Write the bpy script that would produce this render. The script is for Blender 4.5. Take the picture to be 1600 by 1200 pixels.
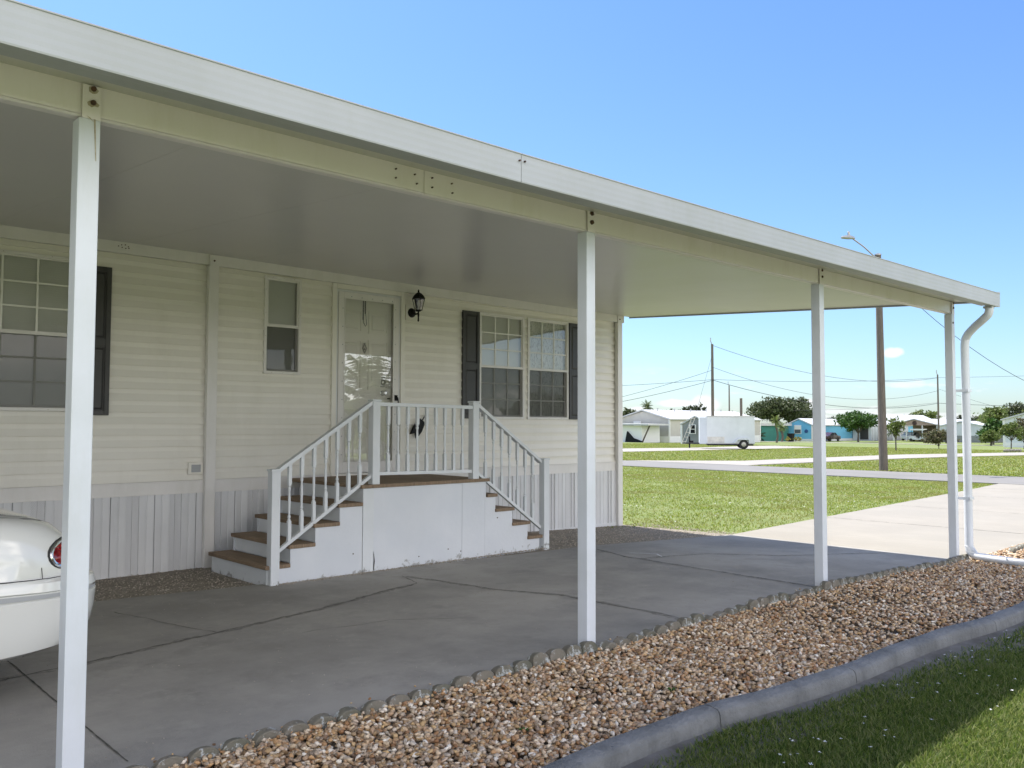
import bpy, bmesh, math, random
import numpy as np
from mathutils import Vector, Matrix
random.seed(7); RNG = np.random.default_rng(11)
S = bpy.context.scene
for o in list(bpy.data.objects): bpy.data.objects.remove(o)
R = math.radians
# ------------------------------------------------------------------ camera
YAW, PIT, ROL, FPX, CAMH = R(46.77), R(2.667), R(0.164), 1347.13, 1.5
Fw = Vector((math.cos(YAW)*math.cos(PIT), math.sin(YAW)*math.cos(PIT), math.sin(PIT)))
r0 = Vector((math.sin(YAW), -math.cos(YAW), 0)); u0 = r0.cross(Fw)
Rt = r0*math.cos(ROL)+u0*math.sin(ROL); Up = u0*math.cos(ROL)-r0*math.sin(ROL)
cam = bpy.data.cameras.new("camera"); co = bpy.data.objects.new("camera", cam); S.collection.objects.link(co)
m = Matrix((Rt, Up, -Fw)).transposed().to_4x4(); m.translation = (0, 0, CAMH); co.matrix_world = m
cam.sensor_width = 36; cam.lens = FPX/1600*36; cam.clip_start = .05; cam.clip_end = 5000
S.camera = co
# ------------------------------------------------------------------ light
SUN = Vector((0.03, 0.575, 1.0)).normalized()
EL = math.asin(SUN.z); AZ = math.atan2(SUN.x, SUN.y)
S.view_settings.view_transform = 'Standard'; S.view_settings.look = 'None'
S.view_settings.exposure = 1.27; S.view_settings.gamma = 1
w = bpy.data.worlds.new("World"); S.world = w; w.use_nodes = True
nt = w.node_tree; nt.nodes.clear(); N = nt.nodes.new; Lk = nt.links.new
out = N('ShaderNodeOutputWorld'); bg = N('ShaderNodeBackground'); bg.inputs[1].default_value = .12
sky = N('ShaderNodeTexSky'); sky.sky_type = 'NISHITA'; sky.sun_disc = False
sky.sun_elevation = EL; sky.sun_rotation = AZ; sky.air_density = 1.0; sky.dust_density = .6; sky.ozone_density = 2.2; sky.altitude = 0
tc = N('ShaderNodeTexCoord')
def wm(op, a, b=None, c=None):
    n = N('ShaderNodeMath'); n.operation = op
    for i, v in enumerate((a, b, c)):
        if v is None: continue
        if isinstance(v, (int, float)): n.inputs[i].default_value = v
        else: Lk(v, n.inputs[i])
    return n.outputs[0]
mp = N('ShaderNodeMapping'); mp.inputs['Scale'].default_value = (9, 9, 42); Lk(tc.outputs['Generated'], mp.inputs[0])
cn = N('ShaderNodeTexNoise'); cn.inputs['Scale'].default_value = 1.0; cn.inputs['Detail'].default_value = 7; cn.inputs['Roughness'].default_value = .6
Lk(mp.outputs[0], cn.inputs[0])
sx = N('ShaderNodeSeparateXYZ'); Lk(tc.outputs['Generated'], sx.inputs[0])
def wramp(v, a, b):
    n = N('ShaderNodeMapRange'); n.clamp = True; n.interpolation_type = 'SMOOTHSTEP'
    n.inputs[1].default_value = a; n.inputs[2].default_value = b; Lk(v, n.inputs[0]); return n.outputs[0]
low = wm('MULTIPLY', wramp(sx.outputs[2], .075, .03), wramp(cn.outputs[0], .56, .66))
# denser cumulus over the part of the sky behind the viewer (seen mirrored in the door)
mp2 = N('ShaderNodeMapping'); mp2.inputs['Scale'].default_value = (2.2, 2.2, 5); Lk(tc.outputs['Generated'], mp2.inputs[0])
cn2 = N('ShaderNodeTexNoise'); cn2.inputs['Scale'].default_value = 1.6; cn2.inputs['Detail'].default_value = 4; cn2.inputs['Roughness'].default_value = .5; Lk(mp2.outputs[0], cn2.inputs[0])
back = wm('MULTIPLY', wm('MULTIPLY', wramp(sx.outputs[1], .05, -.25), wm('SUBTRACT', 1.0, wm('MULTIPLY', wramp(sx.outputs[0], .57, .65), .85))), wm('MULTIPLY', wramp(sx.outputs[2], .9, .5), wm('ADD', .25, wm('MULTIPLY', wramp(cn2.outputs[0], .34, .66), .75))))
def pdir(px, py): return (Fw*FPX+Rt*(px-800)-Up*(py-600)).normalized()
def blob(px, py, rx, ry, dens=1.0):
    d = pdir(px, py)
    sb = N('ShaderNodeVectorMath'); sb.operation = 'SUBTRACT'; Lk(tc.outputs['Generated'], sb.inputs[0]); sb.inputs[1].default_value = d
    sc = N('ShaderNodeVectorMath'); sc.operation = 'MULTIPLY'; Lk(sb.outputs[0], sc.inputs[0]); sc.inputs[1].default_value = (FPX/rx, FPX/rx, FPX/ry)
    ln = N('ShaderNodeVectorMath'); ln.operation = 'LENGTH'; Lk(sc.outputs[0], ln.inputs[0])
    k = wm('SUBTRACT', 1.35, ln.outputs['Value'])
    n2 = N('ShaderNodeTexNoise'); n2.inputs['Scale'].default_value = 60; n2.inputs['Detail'].default_value = 5; Lk(tc.outputs['Generated'], n2.inputs[0])
    return wm('MULTIPLY', wramp(wm('ADD', k, wm('MULTIPLY', n2.outputs[0], 1.0)), .75, 1.3), dens)
cl = wm('MAXIMUM', wm('MULTIPLY', low, .8), wm('MULTIPLY', back, .9))
for b in ((1396, 551, 16, 8, 1), (1052, 630, 34, 7, .95), (1102, 632, 26, 15, .9), (1262, 632, 12, 10, .9), (1300, 643, 30, 5, .7), (1000, 640, 20, 5, .8), (1440, 648, 60, 4, .6)):
    cl = wm('MAXIMUM', cl, blob(*b))
mx = N('ShaderNodeMix'); mx.data_type = 'RGBA'; tm = N('ShaderNodeMix'); tm.data_type = 'RGBA'; Lk(wramp(sx.outputs[2], .0, .55), tm.inputs[0]); tm.inputs[6].default_value = (.48, .57, .68, 1); tm.inputs[7].default_value = (.43, .58, .80, 1)
ml = N('ShaderNodeMix'); ml.data_type = 'RGBA'; ml.blend_type = 'MULTIPLY'; ml.inputs[0].default_value = 1; Lk(sky.outputs[0], ml.inputs[6]); Lk(tm.outputs[2], ml.inputs[7])
Lk(cl, mx.inputs[0]); Lk(ml.outputs[2], mx.inputs[6]); cb = N('ShaderNodeMix'); cb.data_type = 'RGBA'; Lk(wramp(sx.outputs[1], 0., -.2), cb.inputs[0]); cb.inputs[6].default_value = (3.7, 3.8, 3.9, 1); cb.inputs[7].default_value = (15, 14.3, 13.6, 1); Lk(cb.outputs[2], mx.inputs[7])
Lk(mx.outputs[2], bg.inputs[0]); Lk(bg.outputs[0], out.inputs[0])
sl = bpy.data.lights.new("sun", 'SUN'); sl.energy = 4.0; sl.angle = R(.5); sl.color = (1, .955, .88)
so = bpy.data.objects.new("sun", sl); S.collection.objects.link(so); so.rotation_euler = SUN.to_track_quat('Z', 'Y').to_euler()
so.location = (0, 20, 40)
# ------------------------------------------------------------------ terrain profile
FX = [-3000, 8, 11, 25, 55, 130, 3000]; FZ = [0, 0, -.1, -.22, -.35, -1.1, -1.1]
def gz(x): return float(np.interp(x, FX, FZ))
def G(px, py):                       # where the line of sight through a photo pixel meets the terrain
    d = pdir(px, py); lo, hi = 1., 600.
    for _ in range(50):
        mid = (lo+hi)/2
        if CAMH+d.z*mid > gz(d.x*mid): lo = mid
        else: hi = mid
    return Vector((d.x*lo, d.y*lo, gz(d.x*lo)))
def at_depth(px, py, ref):           # point on that line of sight as far away as ref
    d = pdir(px, py); c = Vector((0, 0, CAMH)); t = (Vector(ref)-c).dot(Fw)/d.dot(Fw); return c+d*t
# ------------------------------------------------------------------ materials
def mat(name, col, rough=.6, col2=None, scale=8, lo=.35, hi=.65, bump=0, bscale=40, metal=0, spec=.5, coord='Object', stretch=None, island=None, detail=6, extra=None, coat=0):
    M = bpy.data.materials.new(name); M.use_nodes = True; t = M.node_tree; b = t.nodes['Principled BSDF']
    n = t.nodes.new; l = t.links.new
    b.inputs['Roughness'].default_value = rough; b.inputs['Metallic'].default_value = metal
    b.inputs['Specular IOR Level'].default_value = spec; b.inputs['Coat Weight'].default_value = coat
    tcn = n('ShaderNodeTexCoord'); v = tcn.outputs[coord]
    if coord == 'World':pass
    if stretch:
        mpn = n('ShaderNodeMapping'); mpn.inputs['Scale'].default_value = stretch; l(v, mpn.inputs[0]); v = mpn.outputs[0]
    cur = None
    def noise(sc, d=6, r=.6):
        q = n('ShaderNodeTexNoise'); q.inputs['Scale'].default_value = sc; q.inputs['Detail'].default_value = d; q.inputs['Roughness'].default_value = r; l(v, q.inputs[0]); return q.outputs[0]
    def mixc(fac, a, bb):
        q = n('ShaderNodeMix'); q.data_type = 'RGBA'
        for s, x in ((0, fac), (6, a), (7, bb)):
            if isinstance(x, (int, float)): q.inputs[s].default_value = x
            elif isinstance(x, tuple): q.inputs[s].default_value = (*x, 1) if len(x) == 3 else x
            else: l(x, q.inputs[s])
        return q.outputs[2]
    def mr(x, a, c, e=0., f=1.):
        q = n('ShaderNodeMapRange'); q.clamp = True; l(x, q.inputs[0])
        for i, y in enumerate((a, c, e, f)): q.inputs[i+1].default_value = y
        return q.outputs[0]
    def mt(op, a, c):
        q = n('ShaderNodeMath'); q.operation = op
        for i, y in enumerate((a, c)):
            if isinstance(y, (int, float)): q.inputs[i].default_value = y
            else: l(y, q.inputs[i])
        return q.outputs[0]
    if island:
        ge = n('ShaderNodeNewGeometry'); cr = n('ShaderNodeValToRGB'); e = cr.color_ramp.elements
        while len(e) < len(island): e.new(.5)
        for i, c in enumerate(island): e[i].position = i/(len(island)-1) if len(island) > 1 else 0; e[i].color = (*c, 1)
        cr.color_ramp.interpolation = 'LINEAR'; l(ge.outputs['Random Per Island'], cr.inputs[0]); cur = cr.outputs[0]
        if col2: cur = mixc(mr(noise(scale, detail), lo, hi, 0, .6), cur, col2)
    elif col2: cur = mixc(mr(noise(scale, detail), lo, hi), col, col2)
    if extra: cur = extra(dict(n=n, l=l, v=v, noise=noise, mixc=mixc, mr=mr, mt=mt, tc=tcn, b=b), cur if cur is not None else (*col, 1))
    if cur is not None and not isinstance(cur, tuple): l(cur, b.inputs['Base Color'])
    else: b.inputs['Base Color'].default_value = (*(cur or col)[:3], 1)
    if bump:
        bp = n('ShaderNodeBump'); bp.inputs['Strength'].default_value = bump; bp.inputs['Distance'].default_value = .02
        l(noise(bscale, 8, .65), bp.inputs['Height']); l(bp.outputs[0], b.inputs['Normal'])
    return M
def worn(base, chip, z1=.25, amt=.55, world=True):
    def f(h, cur):                   # chipped paint and splashed dirt near the bottom of boards
        n, l = h['n'], h['l']; ge = n('ShaderNodeNewGeometry'); s = n('ShaderNodeSeparateXYZ'); l(ge.outputs['Position'], s.inputs[0])
        g = h['mr'](s.outputs[2], 0, z1, .2, 0.)
        k = h['mr'](h['mt']('ADD', h['noise'](11, 9, .75), g), .72, .76)
        c = h['mixc'](h['mr'](h['noise'](1.7, 5), .4, .75, 0, .45), cur, base)
        return h['mixc'](h['mt']('MULTIPLY', k, amt), c, chip)
    return f
def concrete_extra(h, cur):
    c = h['mixc'](h['mr'](h['noise'](.45, 7, .68), .40, .62, 0, .9), cur, (.20, .19, .172))
    c = h['mixc'](h['mr'](h['noise'](1.3, 9, .75), .52, .72, 0, .7), c, (.155, .15, .135))
    c = h['mixc'](h['mr'](h['noise'](2.9, 8, .75), .55, .75, 0, .6), c, (.40, .38, .34))
    c = h['mixc'](h['mr'](h['noise'](45, 4, .8), .62, .7, 0, .35), c, (.08, .078, .07))
    c = h['mixc'](h['mr'](h['noise'](220, 2, .8), .35, .75, 0, .35), c, (.32, .31, .29))
    return c
def drive_extra(h, cur):
    n, l = h['n'], h['l']
    mpn = n('ShaderNodeMapping'); mpn.inputs['Scale'].default_value = (6, .5, 1); l(h['v'], mpn.inputs[0])
    q = n('ShaderNodeTexNoise'); q.inputs['Scale'].default_value = 3; q.inputs['Detail'].default_value = 6; l(mpn.outputs[0], q.inputs[0])
    c = h['mixc'](h['mr'](q.outputs[0], .42, .62, 0, .5), cur, (.245, .225, .195))
    c = h['mixc'](h['mr'](h['noise'](.5, 5), .4, .7, 0, .5), c, (.25, .235, .205))
    return h['mixc'](h['mr'](h['noise'](60, 3, .8), .6, .7, 0, .3), c, (.15, .14, .125))
def lawn_extra(h, cur):
    c = h['mixc'](h['mr'](h['noise'](.9, 6, .65), .45, .68, 0, .7), cur, (.20, .22, .07))
    c = h['mixc'](h['mr'](h['noise'](.25, 8, .7), .55, .72, 0, .65), c, (.23, .195, .10))
    c = h['mixc'](h['mr'](h['noise'](26, 4, .8), .4, .7, 0, .6), c, (.075, .115, .025))
    c = h['mixc'](h['mr'](h['noise'](9, 5, .8), .6, .72, 0, .5), c, (.27, .31, .09))
    return h['mixc'](h['mr'](h['noise'](70, 2, .5), .66, .70, 0, .5), c, (.38, .38, .28))
def dirty(col, amt=.35, sc=1.3):
    def f(h, cur):
        n, l = h['n'], h['l']
        mpn = n('ShaderNodeMapping'); mpn.inputs['Scale'].default_value = (3, 3, .6); l(h['v'], mpn.inputs[0])
        q = n('ShaderNodeTexNoise'); q.inputs['Scale'].default_value = sc; q.inputs['Detail'].default_value = 9; q.inputs['Roughness'].default_value = .7; l(mpn.outputs[0], q.inputs[0])
        c = h['mixc'](h['mr'](q.outputs[0], .5, .8, 0, amt), cur, col)
        return h['mixc'](h['mr'](h['noise'](30, 6, .8), .68, .74, 0, amt*.8), c, (col[0]*.6, col[1]*.6, col[2]*.6))
    return f
def wood_extra(h, cur):
    n, l = h['n'], h['l']
    mpn = n('ShaderNodeMapping'); mpn.inputs['Scale'].default_value = (40, 1.2, 3); l(h['v'], mpn.inputs[0])
    q = n('ShaderNodeTexNoise'); q.inputs['Scale'].default_value = 2; q.inputs['Detail'].default_value = 7; l(mpn.outputs[0], q.inputs[0])
    return h['mixc'](h['mr'](q.outputs[0], .35, .7), cur, (.16, .11, .07))
def perf_extra(h, cur):
    n, l = h['n'], h['l']; s = n('ShaderNodeSeparateXYZ'); l(h['v'], s.inputs[0])
    f = h['mt']('MULTIPLY', h['mt']('SINE', h['mt']('MULTIPLY', s.outputs[0], 420), 0), h['mt']('SINE', h['mt']('MULTIPLY', s.outputs[2], 420), 0))
    return h['mixc'](h['mr'](f, .1, .4), cur, (.40, .40, .41))
MT = {}
MT['alu'] = mat('white_aluminium', (.67, .70, .75), .38, (.61, .64, .67), 2.5, bump=.03, bscale=60, extra=dirty((.42, .42, .34), .3))
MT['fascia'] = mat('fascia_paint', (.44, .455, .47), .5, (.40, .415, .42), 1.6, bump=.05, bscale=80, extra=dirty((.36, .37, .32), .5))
MT['beam'] = mat('cream_beam_paint', (.81, .765, .77), .4, (.77, .725, .72), 1.4, extra=dirty((.5, .46, .3), .3))
MT['ceiling'] = mat('ceiling_paint', (.60, .585, .58), .30, (.57, .555, .55), .8, bump=.015, bscale=3, spec=.5)
MT['siding'] = mat('cream_vinyl', (.81, .78, .71), .42, (.78, .75, .68), .9, bump=.04, bscale=150, extra=dirty((.55, .52, .42), .25))
MT['trim'] = mat('house_trim', (.76, .735, .71), .45, (.71, .69, .66), 3, extra=dirty((.45, .43, .36), .3))
MT['skirt'] = mat('skirting_vinyl', (.70, .70, .71), .45, (.64, .64, .65), 2, extra=dirty((.4, .4, .37), .35))
MT['perf'] = mat('perforated_vinyl', (.70, .70, .71), .5, extra=perf_extra)
MT['white'] = mat('white_wood_paint', (.72, .74, .76), .5, (.66, .68, .69), 2, bump=.12, bscale=35, extra=worn((.62, .65, .68), (.16, .15, .13), .16, .7))
MT['panel'] = mat('white_panel_paint', (.70, .72, .755), .55, (.65, .67, .70), 1.2, bump=.12, bscale=25, extra=worn((.56, .60, .66), (.24, .23, .20), .13, .7))
MT['deck'] = mat('brown_deck_boards', (.27, .19, .12), .7, bump=.2, bscale=50, extra=wood_extra)
MT['concrete'] = mat('stained_concrete', (.335, .318, .285), .85, (.36, .34, .305), 1.1, bump=.25, bscale=120, extra=concrete_extra)
MT['drive'] = mat('pale_concrete', (.285, .262, .222), .9, (.25, .228, .19), 1, bump=.15, bscale=90, extra=drive_extra)
MT['road'] = mat('road_asphalt', (.155, .148, .14), .85, (.185, .176, .165), .5, bump=.1, bscale=60)
MT['path'] = mat('pale_path', (.31, .29, .26), .9, (.27, .25, .22), .6)
MT['crack'] = mat('crack_dark', (.05, .048, .042), .95, (.12, .11, .09), 20)
MT['lawn'] = mat('lawn_turf', (.135, .17, .035), .9, bump=.6, bscale=30, extra=lawn_extra)
MT['dirt'] = mat('sandy_dirt', (.17, .16, .145), .95, (.10, .09, .075), 6, bump=.4, bscale=60)
MT['bed'] = mat('bed_soil', (.12, .09, .06), .95, (.06, .045, .03), 12, bump=.4)
MT['bed2'] = mat('shell_bed', (.27, .24, .195), .95, (.19, .165, .13), 7, bump=.6, bscale=80)
MT['stone'] = mat('river_pebbles', (.4, .3, .2), .6, (.20, .12, .07), 60, .5, .8, bump=.1, bscale=90,
    island=[(.64, .47, .29), (.26, .125, .05), (.50, .30, .14), (.76, .64, .47), (.18, .10, .05), (.48, .39, .29), (.40, .21, .085), (.84, .77, .65), (.28, .20, .13), (.60, .40, .19), (.13, .08, .045), (.68, .53, .35)])
MT['stone2'] = mat('grey_shell_gravel', (.3, .28, .25), .85, island=[(.36, .315, .255), (.26, .225, .18), (.46, .41, .34), (.31, .27, .22), (.52, .47, .40)])
MT['kerb'] = mat('kerb_concrete', (.205, .207, .205), .8, (.13, .132, .13), 3.2, bump=.8, bscale=35, extra=dirty((.06, .062, .06), .75, 2.5))
MT['edging'] = mat('mossy_edging', (.20, .175, .14), .9, (.11, .11, .08), 5, bump=.5, bscale=60,
    extra=lambda h, cur: h['mixc'](h['mr'](h['noise'](14, 7, .75), .55, .60, 0, .85), cur, (.46, .48, .47)))
MT['char'] = mat('charcoal_shutter', (.032, .031, .033), .45, (.045, .043, .043), 6)
MT['black'] = mat('black_metal', (.006, .006, .007), .55, spec=.25)
MT['dark'] = mat('dark_interior', (.05, .05, .048), .9)
MT['blind'] = mat('pale_blind', (.80, .79, .73), .6)
MT['chrome'] = mat('chrome', (.75, .75, .76), .18, metal=1)
MT['steel'] = mat('worn_steel', (.35, .34, .32), .4, metal=1)
MT['rust'] = mat('rusty_bolt', (.05, .035, .028), .8, (.12, .06, .035), 60)
MT['stain'] = mat('rust_stain', (.36, .30, .22), .8, (.52, .48, .38), 30)
MT['door'] = mat('cream_door', (.88, .85, .80), .45, (.85, .82, .77), 2)
MT['grille'] = mat('window_grille', (.80, .79, .74), .5)
MT['car'] = mat('pearl_white_paint', (.70, .70, .67), .18, spec=.6, coat=1)
MT['cargap'] = mat('panel_gap', (.03, .03, .03), .8)
MT['strip'] = mat('grey_rub_strip', (.36, .37, .38), .4)
MT['lens'] = mat('red_tail_lens', (.35, .008, .012), .12, (.12, .002, .006), 25, .45, .6, coat=1)
MT['tyre'] = mat('tyre_rubber', (.02, .02, .02), .8)
MT['cloth'] = mat('brown_timber', (.10, .085, .07), .9, (.17, .145, .12), 6, bump=.3, stretch=(8, 8, .5))
MT['wire'] = mat('power_cable', (.05, .05, .055), .6)
MT['wroof'] = mat('white_metal_roof', (.55, .55, .545), .5, (.47, .47, .46), .7)
MT['grey'] = mat('grey_siding', (.33, .325, .31), .7, (.30, .295, .28), 1)
MT['beige'] = mat('beige_siding', (.50, .48, .44), .7, (.46, .44, .40), 1)
MT['slate'] = mat('slate_siding', (.235, .25, .25), .7, (.21, .22, .22), 1)
MT['bluew'] = mat('sky_blue_siding', (.16, .46, .66), .6, (.14, .42, .62), 1)
MT['greenw'] = mat('green_siding', (.035, .19, .155), .6, (.03, .16, .13), 1)
MT['tan'] = mat('tan_siding', (.33, .25, .19), .7, (.29, .22, .17), 1)
MT['pale'] = mat('pale_siding', (.62, .65, .68), .6, (.55, .58, .6), 1)
MT['whitew'] = mat('far_white', (.74, .74, .72), .6)
MT['winf'] = mat('far_window', (.10, .11, .12), .15)
MT['bark'] = mat('bark', (.14, .12, .10), .9, (.07, .06, .05), 9, bump=.5)
MT['maroon'] = mat('dark_maroon_paint', (.05, .018, .02), .2, coat=.7)
def leaf(name, cols, tr=.25, patch=None):
    M = mat(name, cols[0], .55, island=cols, spec=.3, col2=patch, scale=.8, lo=.46, hi=.6, detail=10); t = M.node_tree; b = t.nodes['Principled BSDF']; o = t.nodes['Material Output']
    tl_ = t.nodes.new('ShaderNodeBsdfTranslucent'); ms = t.nodes.new('ShaderNodeMixShader'); ms.inputs[0].default_value = tr; t.links.new(b.inputs['Base Color'].links[0].from_socket, tl_.inputs[0]); t.links.new(b.outputs[0], ms.inputs[1]); t.links.new(tl_.outputs[0], ms.inputs[2]); t.links.new(ms.outputs[0], o.inputs[0]); return M
MT['oak'] = leaf('oak_leaves', [(.035, .055, .018), (.055, .075, .028), (.085, .10, .045), (.045, .065, .022), (.12, .13, .07)])
MT['gleaf'] = leaf('green_leaves', [(.025, .06, .012), (.045, .10, .018), (.07, .14, .028), (.035, .08, .015)])
MT['yleaf'] = leaf('yellow_green_leaves', [(.10, .15, .03), (.16, .20, .05), (.07, .11, .025), (.20, .22, .08)])
MT['bleaf'] = leaf('brownish_leaves', [(.13, .12, .06), (.18, .15, .09), (.07, .09, .03), (.10, .085, .05)])
MT['pine'] = leaf('pine_needles', [(.03, .045, .02), (.05, .065, .03), (.07, .08, .045)])
MT['frond'] = leaf('palm_frond', [(.045, .075, .02), (.08, .11, .035), (.12, .13, .06)])
MT['blade'] = leaf('grass_blades', [(.05, .10, .012), (.10, .165, .022), (.19, .24, .045), (.04, .08, .01), (.33, .34, .13), (.08, .135, .018)], .55)
MT['bladef'] = leaf('lawn_blades', [(.12, .175, .012), (.19, .25, .02), (.26, .31, .035), (.08, .135, .01), (.42, .42, .17), (.15, .21, .015)], .45, (.22, .20, .06))
MT['gold'] = leaf('gold_leaves', [(.3, .26, .05), (.2, .2, .04), (.4, .33, .1)])
MT['petal'] = mat('white_petals', (.75, .75, .76), .6)
def glass(name, tint=(.9, .92, .92), rough=.0, refl=1.0, wavy=0, streak=0):
    M = bpy.data.materials.new(name); M.use_nodes = True; t = M.node_tree; t.nodes.clear(); n = t.nodes.new; l = t.links.new
    o = n('ShaderNodeOutputMaterial'); mxs = n('ShaderNodeMixShader'); tr = n('ShaderNodeBsdfTransparent'); gl = n('ShaderNodeBsdfGlossy'); fr = n('ShaderNodeFresnel')
    tr.inputs[0].default_value = (*tint, 1); gl.inputs['Roughness'].default_value = rough; gl.inputs[0].default_value = (1, 1, 1, 1); fr.inputs[0].default_value = 1.5
    mm = n('ShaderNodeMath'); mm.operation = 'MULTIPLY_ADD'; mm.use_clamp = True; l(fr.outputs[0], mm.inputs[0]); mm.inputs[1].default_value = 1.9*refl; mm.inputs[2].default_value = .03*refl
    l(mm.outputs[0], mxs.inputs[0]); l(tr.outputs[0], mxs.inputs[1]); l(gl.outputs[0], mxs.inputs[2]); last = mxs.outputs[0]
    tcn = n('ShaderNodeTexCoord')
    if wavy:
        q = n('ShaderNodeTexNoise'); q.inputs['Scale'].default_value = 5; l(tcn.outputs['Object'], q.inputs[0])
        bp = n('ShaderNodeBump'); bp.inputs['Strength'].default_value = wavy; bp.inputs['Distance'].default_value = .01; l(q.outputs[0], bp.inputs['Height']); l(bp.outputs[0], gl.inputs['Normal']); l(bp.outputs[0], fr.inputs['Normal'])
    if streak:                        # crazed old tint film
        mpn = n('ShaderNodeMapping'); mpn.inputs['Scale'].default_value = (26, 26, 7); l(tcn.outputs['Object'], mpn.inputs[0])
        q = n('ShaderNodeTexVoronoi'); q.feature = 'DISTANCE_TO_EDGE'; q.inputs['Scale'].default_value = 1.0
        q2 = n('ShaderNodeTexNoise'); q2.inputs['Scale'].default_value = 1.5; l(mpn.outputs[0], q2.inputs[0])
        ad = n('ShaderNodeVectorMath'); ad.operation = 'ADD'; l(mpn.outputs[0], ad.inputs[0]); l(q2.outputs[1], ad.inputs[1]); l(ad.outputs[0], q.inputs[0])
        lt = n('ShaderNodeMath'); lt.operation = 'LESS_THAN'; l(q.outputs[0], lt.inputs[0]); lt.inputs[1].default_value = .05
        m2 = n('ShaderNodeMath'); m2.operation = 'MULTIPLY'; l(lt.outputs[0], m2.inputs[0]); m2.inputs[1].default_value = streak
        df = n('ShaderNodeBsdfDiffuse'); df.inputs[0].default_value = (.42, .46, .44, 1); ms = n('ShaderNodeMixShader'); l(m2.outputs[0], ms.inputs[0]); l(last, ms.inputs[1]); l(df.outputs[0], ms.inputs[2]); last = ms.outputs[0]
    l(last, o.inputs[0]); return M
MT['glass'] = glass('window_glass', wavy=.08)
MT['doorglass'] = glass('storm_door_glass', tint=(.97, .98, .97), refl=1.6, wavy=.02)
MT['filmglass'] = glass('crazed_film_glass', wavy=.1, streak=.28)
MT['lampglass'] = glass('lamp_glass', (.8, .8, .76), .1)
MT['carglass'] = mat('car_glass', (.02, .025, .025), .05)
def screen_mat():
    M = bpy.data.materials.new('insect_screen'); M.use_nodes = True; t = M.node_tree; t.nodes.clear(); n = t.nodes.new; l = t.links.new
    o = n('ShaderNodeOutputMaterial'); mxs = n('ShaderNodeMixShader'); tr = n('ShaderNodeBsdfTransparent'); df = n('ShaderNodeBsdfDiffuse'); df.inputs[0].default_value = (.07, .07, .068, 1)
    mxs.inputs[0].default_value = .5; l(tr.outputs[0], mxs.inputs[1]); l(df.outputs[0], mxs.inputs[2]); l(mxs.outputs[0], o.inputs[0]); return M
MT['screen'] = screen_mat()
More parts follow.
